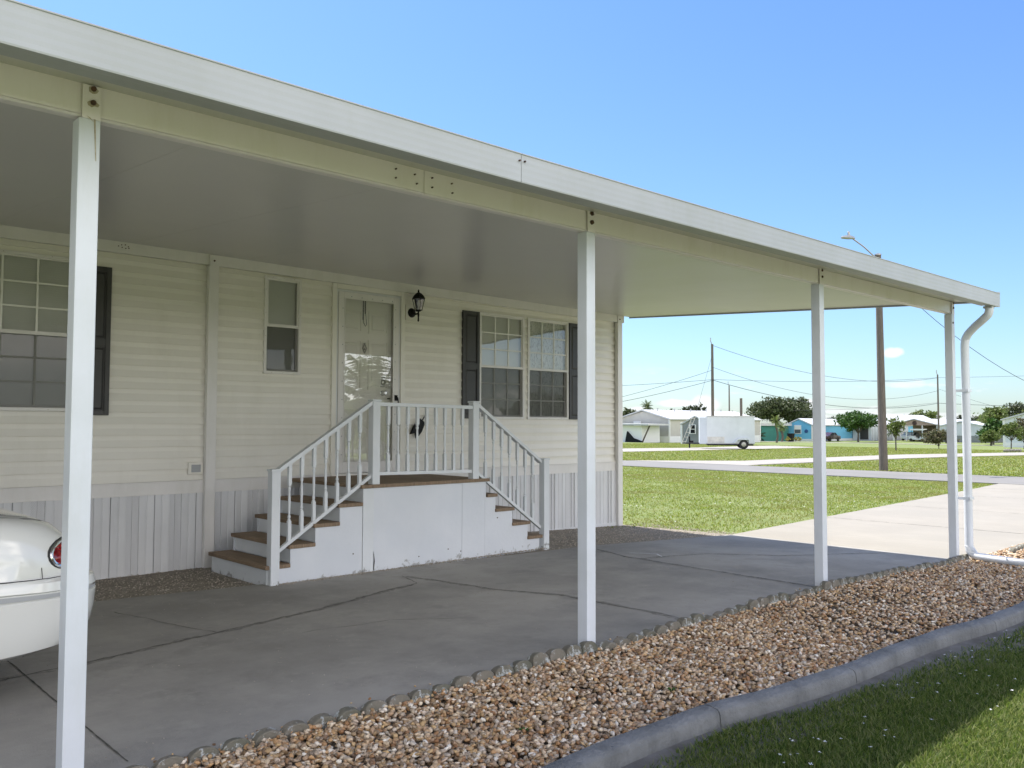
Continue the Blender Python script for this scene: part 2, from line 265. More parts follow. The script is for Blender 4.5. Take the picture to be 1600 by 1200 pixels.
# ------------------------------------------------------------------ builders
COL = S.collection
class MB:
    def __init__(s): s.v = []; s.f = []
    def quad(s, *p):
        i = len(s.v); s.v += [tuple(q) for q in p]; s.f.append(tuple(range(i, i+len(p)))); return s
    def hexa(s, p):
        i = len(s.v); s.v += [tuple(q) for q in p]
        s.f += [tuple(i+k for k in q) for q in ((0, 3, 2, 1), (4, 5, 6, 7), (0, 1, 5, 4), (1, 2, 6, 5), (2, 3, 7, 6), (3, 0, 4, 7))]; return s
    def box(s, x0, x1, y0, y1, z0, z1):
        return s.hexa([(x0, y0, z0), (x1, y0, z0), (x1, y1, z0), (x0, y1, z0), (x0, y0, z1), (x1, y0, z1), (x1, y1, z1), (x0, y1, z1)])
    def tube(s, pts, rad, n=10, cap=True, ry=None, rot=0):
        pts = [Vector(p) for p in pts]; rs = rad if isinstance(rad, (list, tuple)) else [rad]*len(pts); base = len(s.v)
        up = Vector((0, 0, 1)); t0 = (pts[1]-pts[0]).normalized()
        if abs(t0.z) > .9: up = Vector((1, 0, 0))
        for k, p in enumerate(pts):
            t = (pts[min(k+1, len(pts)-1)]-pts[max(k-1, 0)]).normalized(); a = t.cross(up).normalized(); b = a.cross(t).normalized(); up = b
            for j in range(n):
                th = rot+2*math.pi*j/n; s.v.append(tuple(p+a*math.cos(th)*rs[k]+b*math.sin(th)*(ry if ry else rs[k])))
        for k in range(len(pts)-1):
            for j in range(n):
                a0 = base+k*n+j; a1 = base+k*n+(j+1) % n; s.f.append((a0, a1, a1+n, a0+n))
        if cap: s.f.append(tuple(base+j for j in range(n))[::-1]); s.f.append(tuple(base+(len(pts)-1)*n+j for j in range(n)))
        return s
    def prism(s, poly, axis, a0, a1):        # poly in the two other axes, extruded along axis
        def mk(p, a):
            return (a, p[0], p[1]) if axis == 0 else ((p[0], a, p[1]) if axis == 1 else (p[0], p[1], a))
        i = len(s.v); n = len(poly); s.v += [mk(p, a0) for p in poly]+[mk(p, a1) for p in poly]
        s.f.append(tuple(range(i, i+n))); s.f.append(tuple(range(i+n, i+2*n))[::-1])
        for k in range(n): k2 = (k+1) % n; s.f.append((i+k, i+k+n, i+k2+n, i+k2))
        return s
    def lathe(s, c, prof, n=12, axis=2):
        i = len(s.v)
        for (r, h) in prof:
            for j in range(n):
                th = 2*math.pi*j/n; a, b = r*math.cos(th), r*math.sin(th)
                s.v.append((c[0]+a, c[1]+b, c[2]+h) if axis == 2 else ((c[0]+a, c[1]+h, c[2]+b) if axis == 1 else (c[0]+h, c[1]+a, c[2]+b)))
        for k in range(len(prof)-1):
            for j in range(n): a0 = i+k*n+j; a1 = i+k*n+(j+1) % n; s.f.append((a0, a1, a1+n, a0+n))
        s.f.append(tuple(i+j for j in range(n))[::-1]); s.f.append(tuple(i+(len(prof)-1)*n+j for j in range(n)))
        return s
    def each(s, name, m, parent=None, **k):      # every separate piece becomes an object
        par = list(range(len(s.v)))
        def f(a):
            while par[a] != a: par[a] = par[par[a]]; a = par[a]
            return a
        for q in s.f:
            for i in q[1:]: par[f(i)] = f(q[0])
        grp = {}
        for q in s.f: grp.setdefault(f(q[0]), []).append(q)
        res = []
        for fs in grp.values():
            ids = sorted({i for q in fs for i in q}); mp_ = {i: j for j, i in enumerate(ids)}; b_ = MB(); b_.v = [s.v[i] for i in ids]; b_.f = [tuple(mp_[i] for i in q) for q in fs]; res.append(b_.build(name, m, parent, **k))
        return res
    def build(s, name, m, parent=None, smooth=False, bevel=0, label=None, fix=True):
        me = bpy.data.meshes.new(name); me.from_pydata(s.v, [], s.f)
        if fix:
            bm = bmesh.new(); bm.from_mesh(me); bmesh.ops.recalc_face_normals(bm, faces=bm.faces); bm.to_mesh(me); bm.free()
        me.materials.append(MT[m] if isinstance(m, str) else m)
        if smooth:
            me.polygons.foreach_set('use_smooth', [True]*len(me.polygons)); me.set_sharp_from_angle(angle=R(38))
        o = bpy.data.objects.new(name, me); COL.objects.link(o)
        if parent: o.parent = parent; o.matrix_parent_inverse = parent_inv(parent)
        if bevel:
            b = o.modifiers.new('bevel', 'BEVEL'); b.width = bevel; b.segments = 2; b.limit_method = 'ANGLE'; b.harden_normals = False
        if label: o['label'] = label
        return o
def parent_inv(p):
    mtx = Matrix.Translation(p.location) @ p.rotation_euler.to_matrix().to_4x4()
    if p.parent: return Matrix()
    return mtx.inverted()
def tag(o, label, cat, group=None):
    o['label'] = label; o['category'] = cat
    if group: o['group'] = group
    return o
def empty(name, loc, label, cat, group=None):
    o = bpy.data.objects.new(name, None); COL.objects.link(o); o.location = loc; o.empty_display_size = .2; return tag(o, label, cat, group)
def kind(o, k, label=None):
    o['kind'] = k
    if label: o['label'] = label
    return o
def dup(root, label=None):
    r = root.copy(); COL.objects.link(r)
    if label: r['label'] = label
    for ch in list(root.children):
        c = ch.copy(); COL.objects.link(c); c.parent = r
        for g in list(ch.children):
            d = g.copy(); COL.objects.link(d); d.parent = c
    return r
def np_mesh(name, V, F, m, parent=None, smooth=False, nv=3):
    me = bpy.data.meshes.new(name); V = np.asarray(V, np.float32).reshape(-1, 3)
    me.vertices.add(len(V)); me.vertices.foreach_set('co', V.ravel())
    if isinstance(F, tuple): idx = np.concatenate([f.ravel() for f in F]); tot = np.concatenate([np.full(len(f), f.shape[1]) for f in F])
    else: idx = F.ravel(); tot = np.full(len(F), F.shape[1])
    me.loops.add(len(idx)); me.loops.foreach_set('vertex_index', idx.astype(np.int32))
    me.polygons.add(len(tot)); me.polygons.foreach_set('loop_start', np.concatenate([[0], np.cumsum(tot)[:-1]]).astype(np.int32))
    me.update(calc_edges=True); me.validate()
    if smooth: me.polygons.foreach_set('use_smooth', np.ones(len(tot), bool))
    me.materials.append(MT[m] if isinstance(m, str) else m); o = bpy.data.objects.new(name, me); COL.objects.link(o)
    if parent: o.parent = parent; o.matrix_parent_inverse = parent_inv(parent)
    return o
# ================================================================== GROUND
ys = [-1500, -200, -60, 0, 2.2, 9, 30, 60, 120, 300, 1500]; xs = [-1500, -200, -20, 0, 8, 11, 16, 25, 40, 55, 90, 130, 250, 600, 2500]
g = MB()
for i in range(len(xs)):
    for j in range(len(ys)): g.v.append((xs[i], ys[j], gz(xs[i])-.035))
for i in range(len(xs)-1):
    for j in range(len(ys)-1): a = i*len(ys)+j; g.f.append((a, a+len(ys), a+len(ys)+1, a+1))
kind(g.build('lawn_ground', 'lawn'), 'structure')
def sheet(name, m, A, B, dz, th=0, n=60):      # strip between two polylines, draped on the terrain
    def res(P, t):
        k = t*(len(P)-1); i = min(int(k), len(P)-2); f = k-i; return (P[i][0]*(1-f)+P[i+1][0]*f, P[i][1]*(1-f)+P[i+1][1]*f)
    b = MB()
    for k in range(n+1):
        for P in (A, B):
            x, y = res(P, k/n); b.v.append((x, y, gz(x)+dz)); b.v.append((x, y, gz(x)+dz-th-.05))
    for k in range(n):
        i = 4*k; b.f += [(i, i+4, i+6, i+2), (i, i+1, i+5, i+4), (i+2, i+6, i+7, i+3)]
    b.f += [(0, 2, 3, 1), (4*n, 4*n+1, 4*n+3, 4*n+2)]
    return kind(b.build(name, m), 'structure')
slab = sheet('carport_slab', 'concrete', [(-9, 3.86), (11.06, 3.86)], [(-9, 8.2), (2.4, 7.76), (4.0, 7.5), (7.5, 7.22), (11.06, 7.02)][:5], 0.0, 0, 90)
drive = sheet('driveway', 'drive', [(11.075, 3.80), (20, 3.75), (28.4, 3.5)], [(11.075, 7.05), (20, 8.0), (28.4, 8.9)], -.002, 0, 40)
sheet('road', 'road', [(28.5, -160), (28.5, 9), (28.5, 240)], [(33.0, -160), (33.0, 9), (33.0, 240)], .0)
sheet('side_street', 'path', [(33.1, 20.3), (34.5, 20.5), (48.2, 20.0), (63.6, 18.3), (110, 13)], [(33.1, 26.9), (37.5, 23.3), (47, 23.2), (55.6, 23.0), (110, 17.5)], .004)
sheet('trailer_pad', 'path', [(40, 37.0), (53.6, 36.4), (67.2, 37.5), (76, 39)], [(40, 44), (58.5, 41.5), (73.5, 45), (80, 46)], .0)
sheet('far_lane', 'path', [(114.5, 110), (114.5, 58), (116, 51), (116, 10), (116, -60)], [(118.5, 110), (118.5, 60), (120, 52), (120, 10), (120, -60)], .0)
sheet('shell_gravel_ground', 'bed2', [(-9, 8.0), (2.4, 7.6), (4.0, 7.3), (7.5, 7.1), (11.2, 6.95)], [(-9, 9.0), (2.4, 9.0), (4, 9.0), (7.5, 9.0), (10.9, 9.02)], -.02, 0, 60)
sheet('bare_soil_strip', 'dirt', [(1, 2.2), (3, 2.18), (4.5, 2.12), (6, 1.98), (7.5, 1.9), (9, 1.95), (12, 2.1), (15, 2.2)], [(1, 2.6), (3, 2.58), (4.5, 2.5), (6, 2.42), (7.5, 2.38), (9, 2.4), (12, 2.5), (15, 2.6)], -.025, 0, 80)
sheet('unseen_bounce_slab', 'drive', [(-30, -2.2), (28.4, -2.2)], [(-30, -8.5), (28.4, -8.5)], 0.0)  # unseen pale sheet added behind the viewer to bounce whiter light under the roof
# cracks and joints of the slab
def ribbon(name, pts, wd, m, par, dz, jit=.02, label=None):
    P = []
    for a, b in zip(pts[:-1], pts[1:]):
        n = max(2, int(math.dist(a, b)/.05))
        for k in range(n): t = k/n; P.append((a[0]*(1-t)+b[0]*t, a[1]*(1-t)+b[1]*t))
    P.append(pts[-1]); b = MB(); off = 0
    for k, p in enumerate(P):
        q = P[min(k+1, len(P)-1)]; r_ = P[max(k-1, 0)]; t = Vector((q[0]-r_[0], q[1]-r_[1])).normalized(); nn = Vector((-t.y, t.x)); off = off*.8+random.uniform(-jit, jit)*.5
        h = wd*random.uniform(.3, 1.3)
        for s in (-1, 1): x = p[0]+nn.x*(off+s*h); y = p[1]+nn.y*(off+s*h); b.v.append((x, y, gz(x)+dz))
    for k in range(len(P)-1): i = 2*k; b.f.append((i, i+1, i+3, i+2))
    return b.build(name, m, par)
def stain(name, col, w_alpha, sc):
    M = bpy.data.materials.new(name); M.use_nodes = True; t = M.node_tree; t.nodes.clear(); n = t.nodes.new; l = t.links.new
    o = n('ShaderNodeOutputMaterial'); mxs = n('ShaderNodeMixShader'); tr = n('ShaderNodeBsdfTransparent'); df = n('ShaderNodeBsdfDiffuse'); df.inputs[0].default_value = (*col, 1)
    tcn = n('ShaderNodeTexCoord'); q = n('ShaderNodeTexNoise'); q.inputs['Scale'].default_value = sc; q.inputs['Detail'].default_value = 8; q.inputs['Roughness'].default_value = .75; l(tcn.outputs['Object'], q.inputs[0])
    r = n('ShaderNodeMapRange'); l(q.outputs[0], r.inputs[0]); r.inputs[1].default_value = .40; r.inputs[2].default_value = .62; r.inputs[4].default_value = w_alpha
    l(r.outputs[0], mxs.inputs[0]); l(tr.outputs[0], mxs.inputs[1]); l(df.outputs[0], mxs.inputs[2]); l(mxs.outputs[0], o.inputs[0]); MT[name] = M
stain('damp_stain', (.12, .115, .10), .4, 22)
for q_ in ([(-.5, 5.4), (.8, 5.7), (1.83, 5.81), (2.7, 6.0), (3.7, 6.2), (4.5, 6.45), (4.95, 6.57)], [(5.1, 6.95), (5.2, 6.5), (5.3, 5.9), (5.55, 5.3), (5.58, 4.89), (5.60, 4.3), (5.56, 3.95)], [(7.7, 6.1), (8.7, 5.9), (9.4, 5.3), (10.9, 4.7)], [(7.9, 6.9), (7.7, 6.3), (7.65, 5.3), (7.58, 3.95)]): ribbon('crack_stain', q_, .035, 'damp_stain', slab, .002, .02)
ribbon('crack', [(-.5, 5.4), (.8, 5.7), (1.83, 5.81), (2.7, 6.0), (3.7, 6.2), (4.5, 6.45), (4.95, 6.57), (5.1, 6.99)], .0045, 'crack', slab, .003)
ribbon('crack', [(5.1, 6.95), (5.2, 6.5), (5.3, 5.9), (5.55, 5.3), (5.58, 4.89), (5.60, 4.3), (5.56, 3.95)], .0045, 'crack', slab, .003)
ribbon('crack', [(2.75, 6.02), (2.6, 6.5), (2.45, 7.2)], .004, 'crack', slab, .003)
ribbon('crack', [(7.9, 6.9), (7.7, 6.3), (7.65, 5.3), (7.58, 3.95)], .007, 'crack', slab, .003, .006)
ribbon('crack', [(7.7, 6.1), (8.7, 5.9), (9.4, 5.3), (10.9, 4.7)], .0045, 'crack', slab, .003, .012)
ribbon('expansion_joint', [(1.44, 7.9), (1.46, 6.05), (1.43, 4.0)], .0045, 'crack', slab, .003, .004)
ribbon('expansion_joint', [(-2.2, 8), (-2.2, 4.0)], .0045, 'crack', slab, .003, .004)
ribbon('crack', [(3.2, 5.6), (3.9, 5.5), (4.3, 5.2)], .003, 'crack', slab, .003)
for xx in (14.6, 18.2, 22.4, 25.8): ribbon('expansion_joint', [(xx, 3.9), (xx, 7.3+(xx-11)*.09)], .010, 'crack', drive, .002, .002)
# small curved chalk mark on the slab
ribbon('chalk_mark', [(7.95, 6.45), (8.15, 6.2), (8.0, 6.02)], .008, 'petal', slab, .004, .01)
# ------------------------------------------------------------------ pebble bed
ico = {}
for sub in (1, 2):
    bm = bmesh.new(); bmesh.ops.create_icosphere(bm, subdivisions=sub, radius=1); ico[sub] = (np.array([v.co[:] for v in bm.verts]), np.array([[v.index for v in f.verts] for f in bm.faces])); bm.free()
def stones(name, P, size, m, sub=2, flat=.62):
    V0, F0 = ico[sub]; n = len(P); q = RNG.normal(size=(n, 4)); q /= np.linalg.norm(q, axis=1)[:, None]; W, X, Y, Z = q.T
    ang = RNG.uniform(0, 2*np.pi, n); tl = RNG.normal(0, .25, (n, 2))
    sc = np.stack([size*RNG.uniform(.7, 1.35, n), size*RNG.uniform(.6, 1.0, n), size*RNG.uniform(.4, .85, n)*flat/.62], 1)
    V = V0[None]*(1+.16*RNG.normal(size=(n, len(V0), 1)))*sc[:, None, :]
    ca, sa = np.cos(ang)[:, None], np.sin(ang)[:, None]; x = V[..., 0]*ca-V[..., 1]*sa; y = V[..., 0]*sa+V[..., 1]*ca; z = V[..., 2]+x*tl[:, :1]+y*tl[:, 1:]
    V = np.stack([x, y, z], -1)+P[:, None]; F = (F0[None]+(np.arange(n)*len(V0))[:, None, None]).reshape(-1, 3)
    return np_mesh(name, V, F, m, smooth=True)
KX = [-3, 1.9, 2.53, 3.85, 5.05, 6.2, 7.15, 8.0, 10, 12.5, 16]; KY = [2.66, 2.60, 2.62, 2.59, 2.50, 2.42, 2.37, 2.36, 2.45, 2.58, 2.6]    # inner edge of the kerb
def kerb_y(x): return np.interp(x, KX, KY)+.03*np.sin(np.asarray(x)*2.3)
def bed_pts(x0, x1, dens):
    n = int((x1-x0)*1.35*dens); x = RNG.uniform(x0, x1, n); y = RNG.uniform(2.25, 3.84, n); k = (y > kerb_y(x)+.01) & (y < 3.83); x, y = x[k], y[k]
    z = np.interp(x, FX, FZ)+.005+RNG.uniform(-.012, .016, len(x))+.012*np.sin(x*3)*np.sin(y*5)
    return np.stack([x, y, z], 1)
P1 = bed_pts(1.2, 6.0, 3200); P2 = bed_pts(6.0, 15.5, 1500)
st = stones('river_pebbles', np.concatenate([P1, P2]), .0138, 'stone'); kind(st, 'stuff', 'tan brown and cream river pebbles filling the bed beside the slab'); st['category'] = 'gravel'
b = MB()
xx = np.linspace(-9, 15.6, 60)
for x in xx: b.v += [(x, float(kerb_y(x))-.02, gz(x)-.008), (x, 3.85, gz(x)-.008)]
for k in range(59): i = 2*k; b.f.append((i, i+2, i+3, i+1))
kind(b.build('pebble_bed_soil', 'bed'), 'structure')
n = 15000; x = RNG.uniform(1.5, 11.4, n); y = RNG.uniform(6.9, 8.97, n)
edge = np.interp(x, [-9, 2.4, 4, 7.5, 11.06, 11.5], [8.2, 7.76, 7.5, 7.22, 7.02, 7.2]); k = (y > edge-.03*RNG.random(n)) & ~((x > 3.9) & (x < 7.45) & (y > 7.44))
Pg = np.stack([x[k], y[k], np.interp(x[k], FX, FZ)-.02+RNG.uniform(-.004, .006, k.sum())], 1)
sg = stones('shell_gravel', Pg, .008, 'stone2', 1); kind(sg, 'stuff', 'fine grey brown shell gravel strip between the slab and the skirting'); sg['category'] = 'gravel'
n = 260; x = RNG.uniform(1.3, 10.8, n); y = 3.87+np.abs(RNG.normal(0, .05, n)); sp = stones('spilled_pebbles', np.stack([x, y, np.interp(x, FX, FZ)+.004], 1), .009, 'stone', 1); kind(sp, 'stuff', 'stray pebbles spilled over the edging onto the slab'); sp['category'] = 'gravel'
n = 900; x = RNG.uniform(0, 10.9, n); y = RNG.uniform(3.9, 7.4, n); sp = stones('slab_grit', np.stack([x, y, np.interp(x, FX, FZ)+.001], 1), .0035, 'stone2', 1); kind(sp, 'stuff', 'sparse grit and crumbs scattered on the slab'); sp['category'] = 'grit'
# kerb segments
def kerb_seg(x0, x1, lab):
    prof = [(0.0, -.03), (0.0, .052), (-.006, .061), (-.05, .064), (-.088, .056), (-.101, .047), (-.108, .030), (-.116, -.045)]
    P = np.linspace(x0, x1, max(4, int((x1-x0)/.12))); b = MB(); n = len(prof)
    for x in P:
        for (dy, dz) in prof: b.v.append((float(x), float(kerb_y(x))+dy, gz(x)+dz+.004*math.sin(x*7)))
    for k in range(len(P)-1):
        for j in range(n): i = k*n+j; i2 = k*n+(j+1) % n; b.f.append((i, i2, i2+n, i+n))
    b.f.append(tuple(range(n))); b.f.append(tuple((len(P)-1)*n+j for j in range(n)))
    o = b.build('kerb_block', 'kerb', None, True); return tag(o, lab, 'kerb', 'cast concrete kerb blocks between pebbles and lawn')
KS = [-2.6, -.8, .9, 2.62, 3.80, 5.02, 7.05, 8.8, 10.6, 12.4, 14.2]
klab = ['grey kerb block nearest the bottom edge of the photo, left of the first joint', 'grey kerb block between the first and second dark joints from the bottom', 'long grey kerb block between the second joint and the one by the far lawn curve', 'grey kerb block curving out at the right edge of the photo']
vis = {2: klab[0], 3: klab[1], 4: klab[2], 5: klab[3], 6: 'grey kerb block just past the right edge joint'}
for i in range(len(KS)-1):
    if i < 2 or i > 7: continue
    kerb_seg(KS[i]+.004, KS[i+1]-.004, {2: 'grey kerb block at the bottom edge of the photo, left of the first dark joint', 3: 'short grey kerb block between the first and second dark joints from the bottom', 4: 'grey kerb block between the second and third dark joints, beside the shaded flowers', 5: 'long grey kerb block between the third joint and the joint near the right edge', 6: 'grey kerb block running out of the photo at the right edge', 7: 'grey kerb block beyond the right edge, beside the rain pipe'}[i])
# scalloped edging
def edging():
    b = MB(); wd = .15
    for k in range(4):
        cx = -.3+wd/2+k*wd; prof = [(cx-wd/2+.003, -.09)]
        for j in range(9): a = math.pi*(1-j/8); prof.append((cx+(wd/2-.003)*math.cos(a), .012+.058*math.sin(a)**.75 if math.sin(a) > 0.01 else .02))
        prof.append((cx+wd/2-.003, -.09)); b.prism(prof, 1, -.03, .03)
    o = b.build('edging_block', 'edging', None, True, .006); return o
e0 = edging(); tag(e0, 'mossy grey scalloped concrete edging block in the row along the slab', 'edging block', 'scalloped edging blocks between slab and pebbles')
k = 0; x = 1.0
while x < 10.9:
    o = e0 if k == 0 else e0.copy()
    if k: COL.objects.link(o)
    o.location = (x, 3.815+random.uniform(-.018, .016), gz(x)+random.uniform(-.022, .010)); o.rotation_euler = (R(random.uniform(-14, 8)), R(random.uniform(-2, 2)), R(random.uniform(-2.4, 2.4))); o.scale = (1, random.uniform(.85, 1.15), random.uniform(.9, 1.2))
    x += .612; k += 1
for (ex, ey, rz) in ((12.4, 3.72, 3), (13.0, 3.76, 5), (13.6, 3.82, 7), (14.2, 3.9, 8), (14.8, 4.0, 9)):
    o = e0.copy(); COL.objects.link(o); o.location = (ex, ey-.03, gz(ex)); o.rotation_euler = (0, 0, R(rz))
    tag(o, 'sunlit scalloped edging block beside the driveway beyond the rain pipe', 'edging block', 'sunlit edging blocks beyond the pipe')
# ------------------------------------------------------------------ grass blades
def vnoise(x, y, s, seed=0):
    r = np.random.default_rng(seed); G_ = r.random((64, 64)); xi = x*s; yi = y*s; i = np.floor(xi).astype(int); j = np.floor(yi).astype(int); f = xi-i; h = yi-j; f = f*f*(3-2*f); h = h*h*(3-2*h)
    a = G_[i % 64, j % 64]; b_ = G_[(i+1) % 64, j % 64]; c = G_[i % 64, (j+1) % 64]; d = G_[(i+1) % 64, (j+1) % 64]
    return a*(1-f)*(1-h)+b_*f*(1-h)+c*(1-f)*h+d*f*h
def blades(name, x, y, hgt, wid, m, lean=.6, label=None):
    n = len(x); z = np.interp(x, FX, FZ)-.035; ang = RNG.uniform(0, 2*np.pi, n); h = hgt*RNG.uniform(.5, 1.4, n); l = lean*h*RNG.uniform(.2, 1.3, n); ta = ang+np.pi/2+RNG.normal(0, .5, n)
    wx, wy = np.cos(ang)*wid/2, np.sin(ang)*wid/2; lx, ly = np.cos(ta)*l, np.sin(ta)*l; B = np.stack([x, y, z], 1)
    def p(wf, t, hf): return B+np.stack([wx*wf+lx*t, wy*wf+ly*t, h*hf], 1)
    V = np.stack([p(-1, 0, 0), p(1, 0, 0), p(-.8, .35, .6), p(.8, .35, .6), p(0, 1, 1)], 1); o5 = (np.arange(n)*5)[:, None]
    o = np_mesh(name, V, (np.array([[0, 1, 3, 2]])+o5, np.array([[2, 3, 4]])+o5), m); kind(o, 'stuff', label); o['category'] = 'grass'; return o
def near_pts(n, x0, x1, y0, y1):
    x = RNG.uniform(x0, x1, n); y = RNG.uniform(y0, y1, n); d = kerb_y(x)-.15-y
    bare = -.01+.30*vnoise(x, y, 1.6, 5)*np.interp(x, [3, 4, 5, 6.5, 9], [1.0, .5, .45, 1.1, 1.2]); k = d > bare*(.2+1.3*RNG.random(n)); dn = vnoise(x, y, 3.1, 9); k &= RNG.random(n) < .45+.75*dn
    return x[k], y[k]
# keep only blades the picture can show
def vis_keep(x, y, m_=60):
    z = np.interp(x, FX, FZ); px, py, pz = x, y, z-CAMH; d = px*Fw.x+py*Fw.y+pz*Fw.z; u = 800+FPX*(px*Rt.x+py*Rt.y+pz*Rt.z)/d; v = 600-FPX*(px*Up.x+py*Up.y+pz*Up.z)/d
    return (d > .5) & (u > -300) & (u < 1600+500) & (v < 1200+400)
x, y = near_pts(150000, 2.0, 6.5, .2, 2.45); k = vis_keep(x, y); blades('near_lawn_grass', x[k], y[k], .034, .0042, 'blade', 1.0, 'low shaded green lawn grass with a sunlit corner, front right')
x, y = near_pts(60000, 6.5, 15, -1.5, 2.5); k = vis_keep(x, y); blades('kerbside_grass', x[k], y[k], .045, .007, 'blade', .7, 'low green lawn grass past the kerb at the right edge')
# broad low weed leaves in the near lawn
x, y = near_pts(42000, 2.2, 8, .6, 2.5); blades('lawn_weeds', x, y, .022, .011, 'blade', 1.6, 'small broad leaved weeds growing through the near lawn')
def drive_l(x): return np.interp(x, [11, 20, 28.4], [7.05, 8.0, 8.9])
n = 330000; r_ = RNG.random(n)**.75; x = 9.5+19*r_; y = RNG.uniform(7, 28, n); k = ((y > drive_l(x)+.05+.12*vnoise(x, y, 2, 3)) | (x < 11)) & (x < 28.45) & vis_keep(x, y) & (y > np.interp(x, [9, 11, 11.4, 12], [9, 8.4, 7.4, 7.1])) & ~((x < 10.95) & (y > 8.9)); k &= y < x*.92+1
k &= RNG.random(n) < .12+1.0*vnoise(x, y, .8, 21)*(.4+.9*vnoise(x, y, 3.3, 22))
blades('mid_lawn_grass', x[k], y[k], .030, .016, 'bladef', 1.5, 'sunlit patchy green lawn between the mobile home and the road')
n = 200000; x = 33.1+50*RNG.random(n)**1.3; y = RNG.uniform(5, 60, n); k = vis_keep(x, y) & ~((y > np.interp(x, [33, 48, 64, 90], [20.2, 19.8, 18.1, 15.3])) & (y < np.interp(x, [33, 37.5, 55.6, 90], [26.9, 23.3, 23, 19.4]))) & ~((y > np.interp(x, [40, 53.6, 67], [37, 36.4, 37.5])) & (y < np.interp(x, [40, 58, 73], [44, 41.5, 45])) & (x > 40) & (x < 76))
blades('far_lawn_grass', x[k], y[k], .045, .04, 'bladef', 1.4, 'sunlit green lawn across the road around the trailer')
n = 9000; x = RNG.uniform(13, 28.4, n); y = RNG.uniform(-12, 3.6, n); k = vis_keep(x, y); blades('side_lawn_grass', x[k], y[k], .03, .016, 'bladef', 1.5, 'sunlit lawn right of the driveway')
# little white flowers in the near lawn
V = []; F = []; b = MB()
def flower(x, y, s):
    z = gz(x)+.015
    for a in range(4):
        th = a*math.pi/2+random.random()*.6; c, s_ = math.cos(th), math.sin(th); tz = random.uniform(.0, .5)*s
        b.quad((x, y, z), (x+s*c-s*.45*s_, y+s*s_+s*.45*c, z+tz), (x+1.35*s*c, y+1.35*s*s_, z+tz*1.2), (x+s*c+s*.45*s_, y+s*s_-s*.45*c, z+tz))
for (cx, cy, nn, sp) in ((3.9, 2.0, 9, .22), (4.25, 1.9, 6, .14), (5.2, 2.05, 10, .3), (6.1, 2.0, 12, .3), (5.6, 1.75, 5, .3), (3.5, 1.9, 4, .2), (6.9, 1.9, 12, .4), (4.9, 1.7, 3, .2), (3.2, 2.0, 2, .1)):
    for _ in range(nn): flower(cx+random.gauss(0, sp), cy+random.gauss(0, sp*.45), random.uniform(.004, .008))
o = b.build('white_flowers', 'petal', fix=False); kind(o, 'stuff', 'tiny white flowers dotted through the shaded lawn'); o['category'] = 'flowers'
b = MB()
for _ in range(900):
    x = random.uniform(11.5, 27); y = random.uniform(7.6, 24)
    if y < float(drive_l(x))+.2: continue
    if vnoise(np.array([x]), np.array([y]), .55, 33)[0] < .52: continue
    flower(x, y, random.uniform(.010, .02))
o = b.build('clover_flowers', 'petal', fix=False); kind(o, 'stuff', 'patches of pale clover flowers in the sunlit lawn'); o['category'] = 'flowers'
# small weed tuft in the pebbles
for (wx, wy, lab) in ((2.95, 3.05, 'tiny green weed sprouting among the pebbles near the bottom'), (4.0, 2.95, 'small green weed among the pebbles beside the kerb')):
    b = MB()
    for _ in range(16):
        a = random.random()*6.28; l_ = random.uniform(.02, .045); b.quad((wx, wy, .01), (wx+l_*.5*math.cos(a)-.004, wy+l_*.5*math.sin(a), .03), (wx+l_*math.cos(a), wy+l_*math.sin(a), .028), (wx+l_*.5*math.cos(a)+.004, wy+l_*.5*math.sin(a)-.005, .03))
    tag(b.build('weed', 'gleaf', fix=False), lab, 'weed')
# ================================================================== CARPORT
cp = empty('carport', (4.3, 3.9, 0), 'long flat cream and white aluminium carport roof on square posts along the mobile home', 'carport')
XL, XR = -6.2, 11.02
def zf(x): return max(0, x-3.26)*.0062
def zw(x): return 3.31-max(0, x-4)*.008        # ceiling height at the wall
def zc(x, y): a = (8.92-y)/(8.92-3.42); return zw(x)*(1-a)+(2.915+zf(x))*a
b = MB()
nx = 15; X = [XL+(XR-XL)*i/nx for i in range(nx+1)]
for x in X:
    for (y, top) in ((3.425, 0), (8.92, 0), (8.92, 1), (3.425, 1)): b.v.append((x, y, zc(x, y)+.085*top))
for i in range(nx):
    a = 4*i; b.f += [(a, a+4, a+5, a+1), (a+1, a+5, a+6, a+2), (a+2, a+6, a+7, a+3), (a+3, a+7, a+4, a)]
b.f += [(0, 1, 2, 3), (4*nx, 4*nx+3, 4*nx+2, 4*nx+1)]
b.build('roof_panel', 'ceiling', cp)
b = MB()                                            # joints between the roof pans
x = XL+.75
while x < XR-.2:
    y0, y1 = 3.95, 8.9; za, zb = zc(x, y0), zc(x, y1); b.hexa([(x-.003, y0, za-.0012), (x+.003, y0, za-.0012), (x+.003, y1, zb-.0012), (x-.003, y1, zb-.0012), (x-.003, y0, za+.01), (x+.003, y0, za+.01), (x+.003, y1, zb+.01), (x-.003, y1, zb+.01)]); x += 1.22
b.each('pan_joint', 'ceiling', cp)
def fas(x0, x1):                                      # front fascia: profile in y,z swept along x
    prof = [(3.40, 2.835), (3.40, 2.990), (3.425, 2.998), (3.46, 2.998), (3.46, 3.006), (3.392, 3.006), (3.392, 2.983)]
    p = [(3.392, 2.992), (3.392, 2.998), (3.46, 2.998), (3.46, 2.865), (3.465, 2.842), (3.40, 2.835)]
    n = 8; p += [(3.3975+(.0009 if j % 2 else 0), 2.842+.148*j/n) for j in range(n+1)]
    b = MB(); m_ = len(p)
    for x in (x0, x1):
        for (y, z) in p: b.v.append((x, y, z+zf(x)))
    for j in range(m_): b.f.append((j, (j+1) % m_, (j+1) % m_+m_, j+m_))
    b.f += [tuple(range(m_)), tuple(range(m_, 2*m_))[::-1]]
    return b
